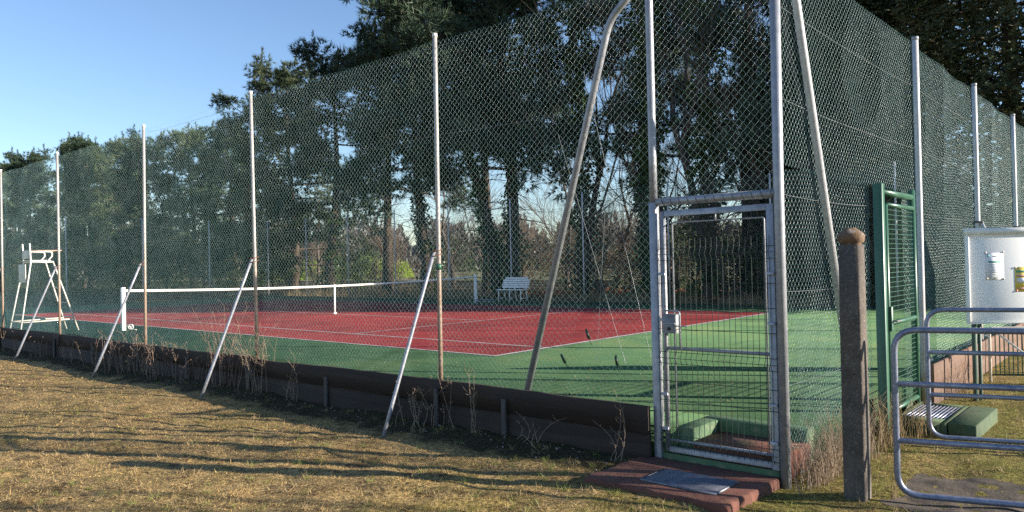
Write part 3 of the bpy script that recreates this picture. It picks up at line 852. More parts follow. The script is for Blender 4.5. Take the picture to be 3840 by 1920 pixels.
MB().bbox((5.43, -.03, .009), (5.53, .03, .05), .004).build('strap_anchor', M['white'], net)
for x, lab, sgn in ((-.914, 'white square net post nearest the fence', 1), (11.884, 'white net post on the far side of the court', -1)):
    p = thing('net_post', lab, 'net post', (x, 11.885, 0))
    MB().bbox((-.045, -.045, 0), (.045, .045, 1.07), .006).build('post', M['white'], p)
    MB().bbox((-.05, -.05, 1.07), (.05, .05, 1.085), .004).build('post_cap', M['white'], p)
    if sgn == 1:
        cw = MB()
        a = np.linspace(0, 2*PI, 19)
        c = np.array([.13, -.12, .085])
        cw.tubes((c[None]+np.stack([.062*np.cos(a)*.66, -.062*np.cos(a)*.75, .062*np.sin(a)], -1))[None], .012, 6)
        for k in range(3):
            t = k*2*PI/3+.5
            cw.tube([c, c+.06*np.array([math.cos(t)*.66, -math.cos(t)*.75, math.sin(t)])], .014, 5)
        cw.tube([c, (.045, -.045, .1)], .012, 6)
        cw.tube([c+np.array([.02, -.02, -.06]), c+np.array([.1, -.11, -.075])], .006, 5)
        cw.build('crank_wheel', M['white'], p, True)
    else:
        MB().tube([(0, -.05, .06), (.25, -.75, .06)], .018, 6).build('base_bar', M['galv'], p, True)
        MB().tube([(0, -.05, .12), (.45, -.55, .14)], .018, 6).build('base_bar', M['galv'], p, True)
        MB().tube([(-.05, -.1, .08), (-.08, -.1, .08)], .075, 12).build('crank_wheel', M['galv'], p, True)

# ------------------------------------------------------------------ umpire chair
uc = thing('umpire_chair', 'tall white umpire chair with cream seat boards near the net', 'umpire chair', (-2.23, 13.65, 0))
def ut(name, pts, r=.019, m='rustwhite', rr=.03):
    return MB().tube(fillet(pts, rr, 4) if len(pts) > 2 else pts, r, 8).build(name, M[m], uc, True)
for s in (-1, 1):
    ys = .27*s; yf = .42*s
    ut('back_leg', [(-.58, yf, 0), (-.28, ys, 1.76), (-.30, ys, 2.24)], .0175, 'white')
    ut('front_leg', [(.74, yf, 0), (.22, ys, 1.78)], .0175)
    ut('arm_rest', [(-.29, ys, 2.03), (.20, ys, 2.03), (.20, ys, 1.92), (.08, ys, 1.77)], .017, 'white', .06)
    ut('knee_brace', [(.10, ys, 1.76), (.06, ys*1.0, 1.48)], .014, 'white') if False else None
    ut('seat_rail', [(-.28, ys, 1.775), (.23, ys, 1.775)], .02, 'white')
    ut('arm_board', [(-.29, ys+.0, 2.055), (.42, ys, 2.06)], .016, 'orange')
    ut('floor_rail', [(-.535, yf*.96, .28), (.66, yf*.96, .30)], .018, 'cream')
for z in (.35, .72, 1.10, 1.47):
    t = z/1.78; x = .74-.52*t; y = .42-.15*t
    ut('rung', [(x, -y, z), (x, y, z)], .013, 'galv')
ut('cross_rail', [(-.535, -.40, .28), (-.535, .40, .28)], .016, 'cream')
MB().bbox((-.30, -.25, 1.80), (.18, .25, 1.822), .004).build('seat', M['cream'], uc)
MB().bbox((-.315, -.25, 1.86), (-.297, .25, 2.07), .004).build('backrest', M['cream'], uc)
MB().bbox((-.40, -.25, 1.26), (-.382, .25, 1.72), .004).build('lower_board', M['cream'], uc)

# ------------------------------------------------------------------ bench
be = thing('slatted_bench', 'white slatted bench standing by the far fence', 'bench', (13.55, 11.35, 0), math.radians(183))
# local +x faces the camera side, width along y
for k, z in enumerate((.43, .44, .44)):
    MB().bbox((.02+.125*k, -.66, z), (.125+.125*k, .66, z+.03), .006).build('seat_slat', M['white'], be)
for k in range(5):
    z = .52+.085*k; w_ = .66 if k < 4 else .52
    MB().bbox((-.02-.028*k, -w_, z), (.005-.028*k, w_, z+.066), .006).build('back_slat', M['white'], be)
for y in (-.56, -.02, .52):
    MB().tube(fillet([(.36, y, 0), (.33, y, .42), (.0, y, .43), (-.14, y, .92)], .03, 3), .028, 6).build('frame', M['white'], be, True)
    MB().tube([(-.10, y, 0), (.0, y, .43)], .028, 6).build('leg', M['white'], be, True)
    MB().tube([(-.06, y, .12), (.33, y, .12)], .02, 6).build('leg_stretcher', M['white'], be, True)

# ------------------------------------------------------------------ vegetation builders
def unit(v): return v/(np.linalg.norm(v, axis=-1, keepdims=True)+1e-9)
def rand_dir(rs, n): return unit(rs.normal(size=(n, 3)))

def blades(mb, C, D, S, L, Wd):
    """pointed leaf triangles: base C, along D, side S"""
    C = np.asarray(C); n = len(C)
    a = C - S*Wd[:, None]/2; b = C + S*Wd[:, None]/2; t = C + D*L[:, None]
    V = np.stack([a, b, t], 1).reshape(-1, 3)
    mb.add(V, np.arange(3*n).reshape(-1, 3))

def leaves(mb, C, D, S, L, Wd):
    n = len(C)
    V = np.stack([C, C+D*L[:, None]*.5+S*Wd[:, None]/2, C+D*L[:, None], C+D*L[:, None]*.5-S*Wd[:, None]/2], 1).reshape(-1, 3)
    mb.add(V, np.arange(4*n).reshape(-1, 4))

def bez(p0, p1, p2, k):
    t = np.linspace(0, 1, k)[:, None]
    return (1-t)**2*p0 + 2*t*(1-t)*p1 + t*t*p2

def tufts(mb, C, out, rs, per=7, L=.26, W=.05, upbias=.35, spread=.75):
    n = len(C)
    A = unit(out + rs.normal(size=(n, 3))*.35 + np.array([0, 0, upbias]))
    A = np.repeat(A, per, 0); B = np.repeat(C, per, 0)
    D = unit(A + rs.normal(size=A.shape)*spread*.6)
    S = unit(np.cross(D, rand_dir(rs, len(D))))
    l = L*rs.uniform(.6, 1.2, len(D))
    blades(mb, B + D*rs.uniform(-.03, .05, len(D))[:, None], D, S, l, np.full(len(D), W)*rs.uniform(.7, 1.3, len(D)))

def pine_meshes(seed, H=14.0, crown0=.32, lean=0.0, spread=3.6, fork=False, dens=1.0, umbrella=False, limbs=30, inner=.4):
    rs = np.random.RandomState(seed)
    wood = MB(); fol = MB(); dead = MB()
    trunks = []
    k = 9
    def trunk(base, top, r0, r1, wob):
        t = np.linspace(0, 1, k)
        P = base[None]*(1-t)[:, None] + top[None]*t[:, None]
        P[:, 0] += wob*np.sin(t*PI*1.3+seed)*.6; P[:, 1] += wob*np.sin(t*PI*1.7+2*seed)*.6
        P[0] = base
        R = r0*(1-t)+r1*t; R[0] *= 1.3
        wood.tubes(P[None], R[None], 8)
        return P
    top = np.array([lean*H*.5, lean*H*.35, H])
    trunks.append(trunk(np.zeros(3)-np.array([0, 0, .3]), top, .30, .05, .35))
    if fork:
        trunks.append(trunk(np.array([.1, .5, -.3]), np.array([-1.8, 2.6, H*.86]), .24, .05, .5))
    for P in trunks:
        nl = limbs
        az = rs.rand()*6
        for i in range(nl):
            f = crown0 + (1-crown0)*(i+rs.rand())/nl
            az += 2.4+rs.uniform(-.5, .5)
            x = f*(k-1); a = int(min(x, k-2)); b = P[a]+(P[a+1]-P[a])*(x-a)
            g = (f-crown0)/(1-crown0)
            if umbrella: ln = spread*(.75+.5*math.sin(PI*min(1, g*1.05)**1.6))*(1.0 if g < .85 else .75)
            else: ln = spread*(1.05-.66*g**1.6)
            ln *= rs.uniform(.55, 1.12)
            d = np.array([math.cos(az), math.sin(az), 0])
            rise = (-.12+.65*g)*ln + rs.uniform(-.3, .35)
            e = b + d*ln + np.array([0, 0, rise])
            m_ = b + d*ln*.55 + np.array([0, 0, rise*.25-.15])
            Q = bez(b, m_, e, 6)
            wood.tubes(Q[None], np.linspace(.075*(1.2-.7*g), .015, 6)[None], 5)
            ns = 7
            for j in range(ns):
                t = inner+(1-inner)*(j+rs.rand()*.6)/ns
                q = Q[int(t*4.99)]*(1-(t*5 % 1))+Q[min(5, int(t*4.99)+1)]*(t*5 % 1)
                sd = unit(d + rs.normal(size=3)*.75+np.array([0, 0, .3]))
                sl = ln*.28*rs.uniform(.5, 1.1)+.25
                tip = q+sd*sl
                wood.tubes(np.stack([q, (q+tip)/2+rs.normal(size=3)*.06, tip])[None], np.array([[.02, .014, .007]]), 4)
                nt_ = int(34*dens)
                rad = rs.uniform(.5, .85)
                O = rand_dir(rs, nt_); C = tip + O*np.array([rad, rad, rad*.5])*(rs.rand(nt_)[:, None]**.45)
                tufts(fol, C, O, rs, 11, .33, .038)
                if rs.rand() < .45:
                    hs_ = rs.uniform(.35, .85); m2 = 12
                    Cc = tip+np.array([0, 0, rad*.3])+np.stack([rs.normal(size=m2)*.05, rs.normal(size=m2)*.05, np.linspace(0, hs_, m2)], -1)
                    tufts(fol, Cc, np.stack([rs.normal(size=m2)*.5, rs.normal(size=m2)*.5, np.ones(m2)], -1), rs, 9, .22, .034)
        # crown leader
        O = rand_dir(rs, 60); C = P[-1] + O*np.array([.6, .6, .8])
        tufts(fol, C, O, rs, 11, .33, .038)
        # dead lower branches
        for i in range(16):
            f = rs.uniform(.14, crown0+.2); x = f*(k-1); a = int(x); b = P[a]+(P[a+1]-P[a])*(x-a)
            az = rs.rand()*6.28; d = np.array([math.cos(az), math.sin(az), rs.uniform(-.25, .2)])
            ln = rs.uniform(.8, 2.6)
            Q = bez(b, b+d*ln*.5+np.array([0, 0, .1]), b+d*ln+np.array([0, 0, -.15]), 5)
            dead.tubes(Q[None], np.linspace(.03, .006, 5)[None], 4)
            for j in range(5):
                q = Q[rs.randint(1, 5)]; dd = unit(d+rs.normal(size=3)*.7)
                l2 = rs.uniform(.3, .9)
                dead.tubes(np.stack([q, q+dd*l2*.5+rs.normal(size=3)*.03, q+dd*l2])[None], np.array([[.01, .007, .003]]), 3)
    return wood.mesh('trunk'), fol.mesh('crown'), dead.mesh('dead_branch'), trunks

def ivy_mesh(trunks, seed, zmax, rad=.42, n=3200, size=.15, ragged=0.0):
    rs = np.random.RandomState(seed); mb = MB()
    for P in trunks:
        z = zmax*rs.rand(n)**.9
        x = np.interp(z, P[:, 2], P[:, 0]); y = np.interp(z, P[:, 2], P[:, 1])
        a = rs.rand(n)*2*PI
        lump = 1+.45*vnoise(a*1.5+seed, z, 1.0, seed+3)+.25*vnoise(a*3, z, .4, seed+4)
        gap = vnoise(a*1.2+seed*3, z, .8, seed+5) > -.30
        lump = lump*(1+ragged*np.clip(vnoise(a*.8, z*.9, .7, seed+6), -.6, 1))
        r = rad*(1.05-.55*z/zmax)*lump*rs.uniform(.6, 1.1, n)*np.where(gap, 1, .35)
        O = np.stack([np.cos(a), np.sin(a), 0*a], -1)
        C = np.stack([x, y, z], -1)+O*r[:, None]
        D = unit(O*.6+rs.normal(size=(n, 3))*.5+np.array([0, 0, -.5])); S = unit(np.cross(D, rand_dir(rs, n)))
        leaves(mb, C, D, S, size*rs.uniform(.7, 1.4, n), size*.8*rs.uniform(.7, 1.3, n))
    return mb.mesh('ivy')

def bare_meshes(seed, H=9.0, spread=.5, levels=5, r0=.14, kids=4, mult=1):
    rs = np.random.RandomState(seed)
    wood = MB()
    base = [(np.array([0, 0, -.2]), unit(np.array([rs.normal()*.06, rs.normal()*.06, 1])), H*.42, r0)]
    if mult > 1:
        base = [(np.array([rs.normal()*.25, rs.normal()*.25, -.2]), unit(np.array([rs.normal()*.3, rs.normal()*.3, 1])), H*.42*rs.uniform(.7, 1.1), r0*rs.uniform(.5, 1)) for _ in range(mult)]
    cur = base
    trunks = None
    for lv in range(levels):
        P0 = np.array([c[0] for c in cur]); D0 = np.array([c[1] for c in cur]); Ln = np.array([c[2] for c in cur]); Rr = np.array([c[3] for c in cur])
        k = 5
        t = np.linspace(0, 1, k)
        P = P0[:, None]+D0[:, None]*(Ln[:, None]*t)[..., None]
        bend = rs.normal(size=(len(cur), 3))*.12
        P = P+bend[:, None]*(Ln[:, None]*t*t)[..., None]
        P[..., 2] += (Ln[:, None]*t*t)*.06
        R = Rr[:, None]*(1-.5*t)
        wood.tubes(P, R, 6 if lv == 0 else 4 if lv < 3 else 3)
        if lv == 0: trunks = [p for p in P]
        nxt = []
        for i in range(len(cur)):
            nk = kids if lv < levels-1 else 0
            for j in range(nk+1):
                tt = 1.0 if j == 0 else rs.uniform(.3, .95)
                x = tt*(k-1); a = int(min(x, k-2)); b = P[i, a]+(P[i, a+1]-P[i, a])*(x-a)
                sp = spread*(.5 if j == 0 else 1.25)
                d = unit(D0[i]+bend[i]*.5+rs.normal(size=3)*sp+np.array([0, 0, .08]))
                nxt.append((b, d, Ln[i]*rs.uniform(.5, .8)*(1 if j else 1.05), max(.004, Rr[i]*(.5 if j == 0 else .38))))
        cur = nxt
    return wood.mesh('trunk'), trunks

def cypress_meshes(seed, H=13.0, R=3.4, n=19000):
    rs = np.random.RandomState(seed); wood = MB(); fol = MB()
    wood.tubes(np.array([[(0, 0, -.3), (0.05, 0, H*.5), (0, 0.1, H*.95)]]), np.array([[.38, .22, .03]]), 8)
    # limbs
    for i in range(70):
        z = H*(.05+.9*i/70); a = i*2.4; rr = R*(1.0-.75*(z/H)**1.5)
        d = np.array([math.cos(a), math.sin(a), .12])
        wood.tubes(bez(np.array([0, 0, z]), np.array([0, 0, z])+d*rr*.5-np.array([0, 0, .15]), np.array([0, 0, z])+d*rr*.95, 5)[None], np.linspace(.06, .012, 5)[None], 4)
    z = H*(rs.rand(n)**1.05); a = rs.rand(n)*2*PI
    env = R*(1.0-.75*(z/H)**1.5)*(1+.22*vnoise(a*2.2, z, .9, seed)+.14*vnoise(a*5, z*1.4, .5, seed+1))
    r = env*(.45+.6*rs.rand(n)**.55)
    O = np.stack([np.cos(a), np.sin(a), 0*a], -1)
    C = O*r[:, None]; C[:, 2] = z - .10*r
    ax = unit(O + rs.normal(size=(n, 3))*.45+np.array([0, 0, -.08]))
    Ls = rs.uniform(.35, .8, n)
    per = 8
    ti = np.tile(np.linspace(0, .85, per), n); side = np.tile(np.where(np.arange(per) % 2, 1, -1), n)
    A = np.repeat(ax, per, 0); B = np.repeat(C, per, 0)+A*(np.repeat(Ls, per)*ti)[:, None]
    lat = unit(np.cross(A, np.array([0, 0, 1.0])))
    D = unit(A*.8+lat*side[:, None]*.65+np.array([0, 0, -.12])+rs.normal(size=A.shape)*.15)
    S = unit(np.cross(D, rand_dir(rs, len(D))))
    blades(fol, B, D, S, np.repeat(Ls, per)*.42*(1.15-ti), np.full(len(D), .085))
    return wood.mesh('trunk'), fol.mesh('crown')

def shrub_meshes(seed, w=1.6, h=2.0, n=2600, size=.12):
    rs = np.random.RandomState(seed); wood = MB(); fol = MB()
    for i in range(14):
        a = rs.rand()*6.28; d = np.array([math.cos(a)*w*.6*rs.rand(), math.sin(a)*w*.6*rs.rand(), h*rs.uniform(.6, .95)])
        wood.tubes(bez(np.array([0, 0, -.1]), d*np.array([.3, .3, .6]), d, 5)[None], np.linspace(.03, .006, 5)[None], 4)
    O = rand_dir(rs, n); O[:, 2] = np.abs(O[:, 2])
    lump = 1+.3*vnoise(O[:, 0]*2+O[:, 2], O[:, 1]*2, .5, seed)+.2*vnoise(O[:, 0]*5, O[:, 1]*5+O[:, 2]*3, .5, seed+1)
    C = O*np.array([w, w, h])*(lump*rs.uniform(.5, 1.0, n)**.5)[:, None]
    D = unit(O+rs.normal(size=(n, 3))*.6); S = unit(np.cross(D, rand_dir(rs, n)))
    leaves(fol, C, D, S, size*rs.uniform(.7, 1.4, n), size*.6*rs.uniform(.7, 1.3, n))
    return wood.mesh('stem'), fol.mesh('foliage')

def put(me, name, parent, mat):
    if not me.materials: me.materials.append(mat)
    return link(name, me, parent)

ORD = ['first', 'second', 'third', 'fourth', 'fifth', 'sixth', 'seventh', 'eighth', 'ninth', 'tenth', 'eleventh', 'twelfth', 'thirteenth', 'fourteenth', 'fifteenth', 'sixteenth', 'seventeenth', 'eighteenth', 'nineteenth', 'twentieth', 'twenty-first', 'twenty-second', 'twenty-third', 'twenty-fourth', 'twenty-fifth', 'twenty-sixth', 'twenty-seventh', 'twenty-eighth', 'twenty-ninth', 'thirtieth']

# ------------------------------------------------------------------ pines beyond the court
pv = [pine_meshes(11, 14, .14, 0, 3.6, limbs=38, inner=.25), pine_meshes(12, 14, .38, .06, 3.7, limbs=18), pine_meshes(13, 14, .34, -.05, 4.0, limbs=19), pine_meshes(14, 14, .42, .04, 3.8, True, limbs=22), pine_meshes(15, 16, .48, .02, 4.8, umbrella=True, dens=1.2, limbs=34), pine_meshes(16, 14, .10, .03, 3.9, limbs=40, inner=.25)]
iv = [ivy_mesh(p[3], 40+i, 4.5+i*.6, .36, 2400, .13, .9) for i, p in enumerate(pv)]
# x, y, height scale, variant, rotation, sun-tinted crown
pines = [(20.0, 93, 1.0, 0, .3, 1), (18.5, 84, .98, 5, 1.4, 0), (21, 76, 1.03, 0, 2.2, 1), (18.6, 68, .93, 5, 3.0, 0), (19.4, 62.5, .90, 0, 4.1, 1), (18.4, 55.5, .84, 5, 5.0, 0), (19.6, 50, .86, 0, .9, 1), (20.5, 45.5, .82, 5, 2.0, 0),
         (18.8, 40.2, .93, 2, 2.9, 1), (19.2, 35.6, 1.0, 5, 3.9, 1), (18.5, 30.5, 1.0, 1, 5.2, 0), (19.5, 26.2, 1.03, 2, .2, 0), (18.6, 22.0, 1.06, 1, 1.0, 0), (20.4, 19.2, 1.08, 4, 1.6, 0), (17.6, 15.2, 1.16, 3, .4, 0)]
for i, (x, y, s, v, r, g) in enumerate(pines):
    lab = '%s pine from the left end of the far row, seen through the near fence' % ORD[i]
    if i == 13: lab = 'tallest dark pine with spreading crown above the fence top at centre'
    if i == 14: lab = 'forked ivy clad pine right of the centre behind the white bench'
    t = thing('pine_tree', lab, 'tree', (x, y, float(height(x, y))), r, 'pines beyond the court')
    t.scale = (s, s, s)
    put(pv[v][0], 'trunk', t, M['bark'])
    c = put(pv[v][1], 'crown', t, M['pine'])
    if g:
        c.material_slots[0].link = 'OBJECT'; c.material_slots[0].material = M['pinesun']
    put(pv[v][2], 'dead_branches', t, M['twig'])
    if i in (8, 10, 12, 14): put(iv[v], 'ivy', t, M['ivy'])

# ivy clad columns to the right of centre
bt = [bare_meshes(21, 13, .36, 5, .2, 4), bare_meshes(22, 12, .42, 5, .18, 4), bare_meshes(23, 9, .45, 4, .10, 4)]
bush = [bare_meshes(31, 6.5, .5, 5, .06, 4, 3), bare_meshes(32, 5.0, .55, 5, .05, 4, 4)]
cy = [cypress_meshes(51, 16, 4.6), cypress_meshes(52, 13, 3.2)]
iv2 = [ivy_mesh([np.array([(0, 0, -.2), (.05, 0, 4), (.0, .1, 9), (0, 0, 13.5)])], 61, 12.0, .58, 5200, .16, 1.1), ivy_mesh([np.array([(0, 0, -.2), (.1, 0, 4), (-.1, .1, 9), (0, 0, 13.5)])], 62, 8.5, .42, 3400, .15, 1.1)]
cols = [(18.9, 11.9, 1.1, 0, 0, .4), (20.2, 9.4, 1.0, 1, 1, 1.0), (18.2, 7.9, 1.12, 1, 0, 2.2), (19.0, 5.9, 1.15, 0, 0, 3.0), (20.6, 4.4, 1.05, 1, 1, 4.2), (18.7, 2.6, 1.1, 0, 1, 5.0), (19.8, .4, 1.0, 1, 0, 5.8)]
for i, (x, y, s, v, w_, r) in enumerate(cols):
    t = thing('ivy_clad_tree', '%s ivy covered tree from the left behind the wire gate and corner' % ORD[i], 'tree', (x, y, float(height(x, y))), r, 'ivy covered trees right of centre')
    t.scale = (s, s, s)
    put(bt[v][0], 'trunk', t, M['twig']); put(iv2[w_], 'ivy', t, M['ivy'])
# pines in the second row at the right, dark crowns behind the ivy columns
for i, (x, y, s, v, r) in enumerate([(22, 9.6, 1.15, 1, 1.5), (21.0, 5.0, 1.2, 2, 2.5), (22, 1.4, 1.15, 1, 3.5)]):
    t = thing('pine_tree', '%s pine from the left in the back row behind the ivy covered trees' % ORD[i], 'tree', (x, y, 0), r, 'pines behind the ivy covered trees')
    t.scale = (s, s, s)
    put(pv[v][0], 'trunk', t, M['barkr']); put(pv[v][1], 'crown', t, M['pine']); put(pv[v][2], 'dead_branches', t, M['twig'])
# cypresses at the right
for i, (x, y, s, v, r, lab) in enumerate([(19.6, -4.3, 1.0, 0, .4, 'broad cypress with drooping sprays above the right fence at the picture edge'), (21.0, 1.2, 1.05, 1, 2.0, 'narrower cypress left of the broad one behind the right fence'),
                                           (24.5, -11.5, .9, 1, 3.0, 'cypress outside the right picture edge behind the notice board'), (29.0, -16.0, .8, 0, 4.4, 'outermost cypress outside the right picture edge')]):
    t = thing('cypress_tree', lab, 'tree', (x, y, 0), r, 'cypresses at the right')
    t.scale = (s, s, s)
    put(cy[v][0], 'trunk', t, M['bark']); put(cy[v][1], 'crown', t, M['cypress'])

# bare saplings and bushes between the trunks
bushes = [(30, 60, 0, .2), (33, 52, 1, 1.0), (28, 44, 1, 2.0), (22.5, 38, 0, .5), (24, 31, 1, 1.5), (22, 24.5, 0, 2.2), (24, 19.5, 1, .8), (29, 26, 0, 3.0), (31, 22, 1, 3.6), (23, 15.5, 0, 4.0), (28, 16, 0, .7), (21.5, 11.5, 1, 5.2), (22.0, 8.2, 0, 1.1), (21.6, 3.5, 1, 2.4), (17.0, 9.8, 1, 3.3), (17.2, 4.4, 0, .1), (17.0, .9, 1, 2.7), (16.6, -1.6, 0, 4.4), (17.5, -4.8, 1, 5.7), (16.4, -6.4, 0, 1.9)]
for i, (x, y, v, r) in enumerate(bushes):
    t = thing('bare_bush', '%s leafless twiggy bush from the left between the trees beyond the court' % ORD[i], 'bush', (x, y, float(height(x, y))), r, 'leafless bushes beyond the court')
    put(bush[v][0], 'stems', t, M['twigr'] if i % 2 else M['twig'])
backs = [(27, 58, 0, .4), (26, 49, 1, 1.2), (25, 41, 0, 2.0), (26, 34, 1, 2.9), (27, 28.5, 0, 3.4), (25, 23.5, 1, 4.4), (27, 19, 0, 5.1), (25.5, 14.5, 1, 5.9), (26, 10, 0, .8), (25.5, 5.5, 1, 1.7), (25, .5, 0, 2.6)]
for i, (x, y, v, r) in enumerate(backs):
    t = thing('bare_tree', '%s leafless tree from the left standing behind the far row of pines' % ORD[i], 'tree', (x, y, 0), r, 'leafless trees behind the pines')
    t.scale = (.85, .85, .72)
    put(bt[v][0], 'trunk', t, M['twig'])
# evergreen shrubs under the trees
sv = [shrub_meshes(71, 1.7, 1.9), shrub_meshes(72, 2.3, 3.2, 3600)]
shr = [(22, 96, 1, 1.5), (17.5, 88, 1, 1.3), (17.5, 78, 1, 1.3), (18, 71, 1, 1.3), (17.5, 64, 1, 1.4), (18, 57, 1, 1.3), (18, 51, 1, 1.2), (18.5, 46, 1, 1.2), (19, 41, 1, 1.0), (22, 34, 0, 1.0), (36, 48, 1, 1.1), (40, 42, 1, 1.2), (38, 33, 1, 1.1), (42, 30, 1, 1.3), (36, 24, 1, 1.1), (40, 19, 1, 1.2), (34, 15, 1, 1.2), (26, 13, 0, 1.1), (23.5, 9.8, 1, .9), (22.5, 6, 1, 1.0), (22.5, 2, 1, 1.2), (20.5, -2.2, 1, 1.2), (18.2, -7.4, 1, 1.1), (23, -5, 1, 1.3)]
for i, (x, y, v, s) in enumerate(shr):
    t = thing('evergreen_shrub', '%s dark evergreen shrub from the left under the trees beyond the court' % ORD[i], 'shrub', (x, y, float(height(x, y))), i*1.3, 'evergreen shrubs under the trees')
    t.scale = (s, s, s)
    put(sv[v][0], 'stems', t, M['twig']); put(sv[v][1], 'foliage', t, M['shrub'])
# lime green hedge far behind, in the sun
lv = [shrub_meshes(81, 1.9, 2.2, 2200, .2)]
for i, (x, y, s) in enumerate([(43, 74, 1.0), (45.5, 72, 1.05), (48, 70, 1.1), (50, 66.5, 1.25), (53, 64.5, .9)]):
    t = thing('lime_bush', '%s sunlit lime green bush from the left far behind the net' % ORD[i], 'bush', (x, y, .0), i*1.1, 'lime green hedge far behind the net')
    t.scale = (s, s, s)
    put(lv[0][0], 'stems', t, M['twig']); put(lv[0][1], 'foliage', t, M['lime'])
# far wood on the horizon
rs = np.random.RandomState(90); fwm = MB()
n = 60000
ang = rs.uniform(-.2, 1.75, n); dist = rs.uniform(150, 190, n)
hx = CAM[0]+np.sin(ang)*dist; hy = CAM[1]+np.cos(ang)*dist
hh = 9.0+3.0*vnoise(ang*40, dist*.0, 1.0, 91)+2.0*vnoise(ang*160, dist*0, 1.0, 92)
C = np.stack([hx, hy, hh*rs.rand(n)**.8], -1); D = unit(rs.normal(size=(n, 3))*.5+np.array([0, 0, 1])); S = unit(np.cross(D, rand_dir(rs, n)))
blades(fwm, C, D, S, rs.uniform(.8, 1.8, n), rs.uniform(.3, .8, n))
fwm.build('far_wood', M['farwood'], kind='stuff', label='low grey brown wood on the horizon', cat='wood')

# bare tree outside the right edge whose boughs shade the lawn
t = thing('bare_tree', 'leafless tree outside the right picture edge shading the lawn', 'tree', (2.2, -17.5, -.3), .6)
put(bt[2][0], 'trunk', t, M['twig'])

# ------------------------------------------------------------------ dry strip, litter
rs = np.random.RandomState(101)
dg_ = MB(); n = 9000
x = 14.25+rs.gamma(2.0, .45, n); y = rs.uniform(-5, 29, n)
dens = vnoise(x*0, y, 2.0, 102) > -.35
x, y = x[dens], y[dens]; n = len(x)
C = np.stack([x, y, height(x, y)-.02], -1); D = unit(rs.normal(size=(n, 3))*.28+np.array([0, 0, 1])); S = unit(np.cross(D, rand_dir(rs, n)))
blades(dg_, C, D, S, rs.uniform(.2, .75, n), rs.uniform(.012, .03, n))
dg_.build('dry_grass_strip', M['strawg'], kind='stuff', label='strip of tall dry grass along the foot of the far fence', cat='grass')
ll = MB(); n = 9000
x = rs.uniform(16.5, 26, n); y = rs.uniform(-4, 16, n)
C = np.stack([x, y, height(x, y)+.015+.03*rs.rand(n)], -1); D = unit(rs.normal(size=(n, 3))*np.array([1, 1, .35])); S = unit(np.cross(D, rand_dir(rs, n)*.3+np.array([0, 0, 1.])))
leaves(ll, C, D, S, rs.uniform(.10, .2, n), rs.uniform(.08, .14, n))
ll.build('leaf_litter', M['litter'], kind='stuff', label='orange fallen leaves under the trees beyond the court', cat='leaves')

# ------------------------------------------------------------------ grass blades on the near lawn
rs = np.random.RandomState(111)
n = 420000
d = 4.2*np.exp(rs.rand(n)*math.log(26/4.2)); a = rs.uniform(YAW-.66, YAW+.66, n)
gx = CAM[0]+np.sin(a)*d; gy = CAM[1]+np.cos(a)*d
ok = ((gx < -3.13) | (gy < -5.98)) & (~on_path(gx, gy, .05) | (rs.rand(n) < .12))
ok &= ~((gx > sx0+.01+.05*vnoise(gx, gy, .13, 6)) & (gx < sx1+.1) & (gy > sy0-.01) & (gy < sy1-.10+.10*vnoise(gx, gy, .2, 5)))
ok &= ~((gx > a0-.02) & (gx < a1+.04) & (gy > -6.73))
ok &= ~((np.abs(gx+3.0) < .1) & (np.abs(gy+6.385) < .1))
cl = vnoise(gx, gy, .16, 112)*.6+vnoise(gx, gy, .05, 113)*.4
ok &= rs.rand(n) < np.clip(.62+.75*cl, .08, 1)
gx, gy, cl, d = gx[ok], gy[ok], cl[ok], d[ok]; n = len(gx)
C = np.stack([gx, gy, height(gx, gy)-.004], -1)
D = unit(rs.normal(size=(n, 3))*np.array([.75, .75, .2])+np.array([0, 0, .75])); S = unit(np.cross(D, rand_dir(rs, n)))
gr = MB()
blades(gr, C, D, S, rs.uniform(.007, .026, n)*(1+.7*cl)*np.where(rs.rand(n) < .02, 3.0, 1), np.clip(.0008*d, .003, .015)*rs.uniform(.6, 1.2, n))
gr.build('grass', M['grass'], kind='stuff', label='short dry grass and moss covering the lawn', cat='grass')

# longer tufts, some still green
rs = np.random.RandomState(115)
for nm_, mt_, cnt, lab in (('dry_tufts', 'strawg', 1500, 'longer straw coloured tufts standing out of the lawn'), ('green_tufts', 'gtuft', 1200, 'small green grass and moss tufts in the lawn')):
    d = 4.5*np.exp(rs.rand(cnt)*math.log(20/4.5)); a = rs.uniform(YAW-.66, YAW+.66, cnt)
    tx = CAM[0]+np.sin(a)*d; ty = CAM[1]+np.cos(a)*d
    okt = (((tx < -3.2) & (ty > -4.4)) | (ty < -6.0) | (tx < -4.0)) & ~on_path(tx, ty, .05) & ~((tx > -.6) & (tx < .8) & (ty > -6.8))
    tx, ty = tx[okt], ty[okt]
    if nm_ == 'green_tufts':
        kk = (rs.rand(len(tx)) < np.where(ty < -3.5, 1, .45)); tx, ty = tx[kk], ty[kk]
    per_ = 16
    bx = np.repeat(tx, per_)+rs.normal(size=len(tx)*per_)*.022; by = np.repeat(ty, per_)+rs.normal(size=len(tx)*per_)*.022
    n = len(bx); C = np.stack([bx, by, height(bx, by)-.004], -1)
    D = unit(rs.normal(size=(n, 3))*np.array([.6, .6, .2])+np.array([0, 0, .8])); S = unit(np.cross(D, rand_dir(rs, n)))
    tf = MB(); blades(tf, C, D, S, rs.uniform(.025, .085, n), rs.uniform(.003, .0055, n))
    tf.build(nm_, M[mt_], kind='stuff', label=lab, cat='grass')
n = 700
lx = rs.uniform(-8.5, -2.6, n); ly = rs.uniform(-7.5, 5, n)
okl = ((lx < -3.15) & (ly > -4.5)) | (lx < -4.0) | (ly < -6.0)
lx, ly = lx[okl], ly[okl]; n = len(lx)
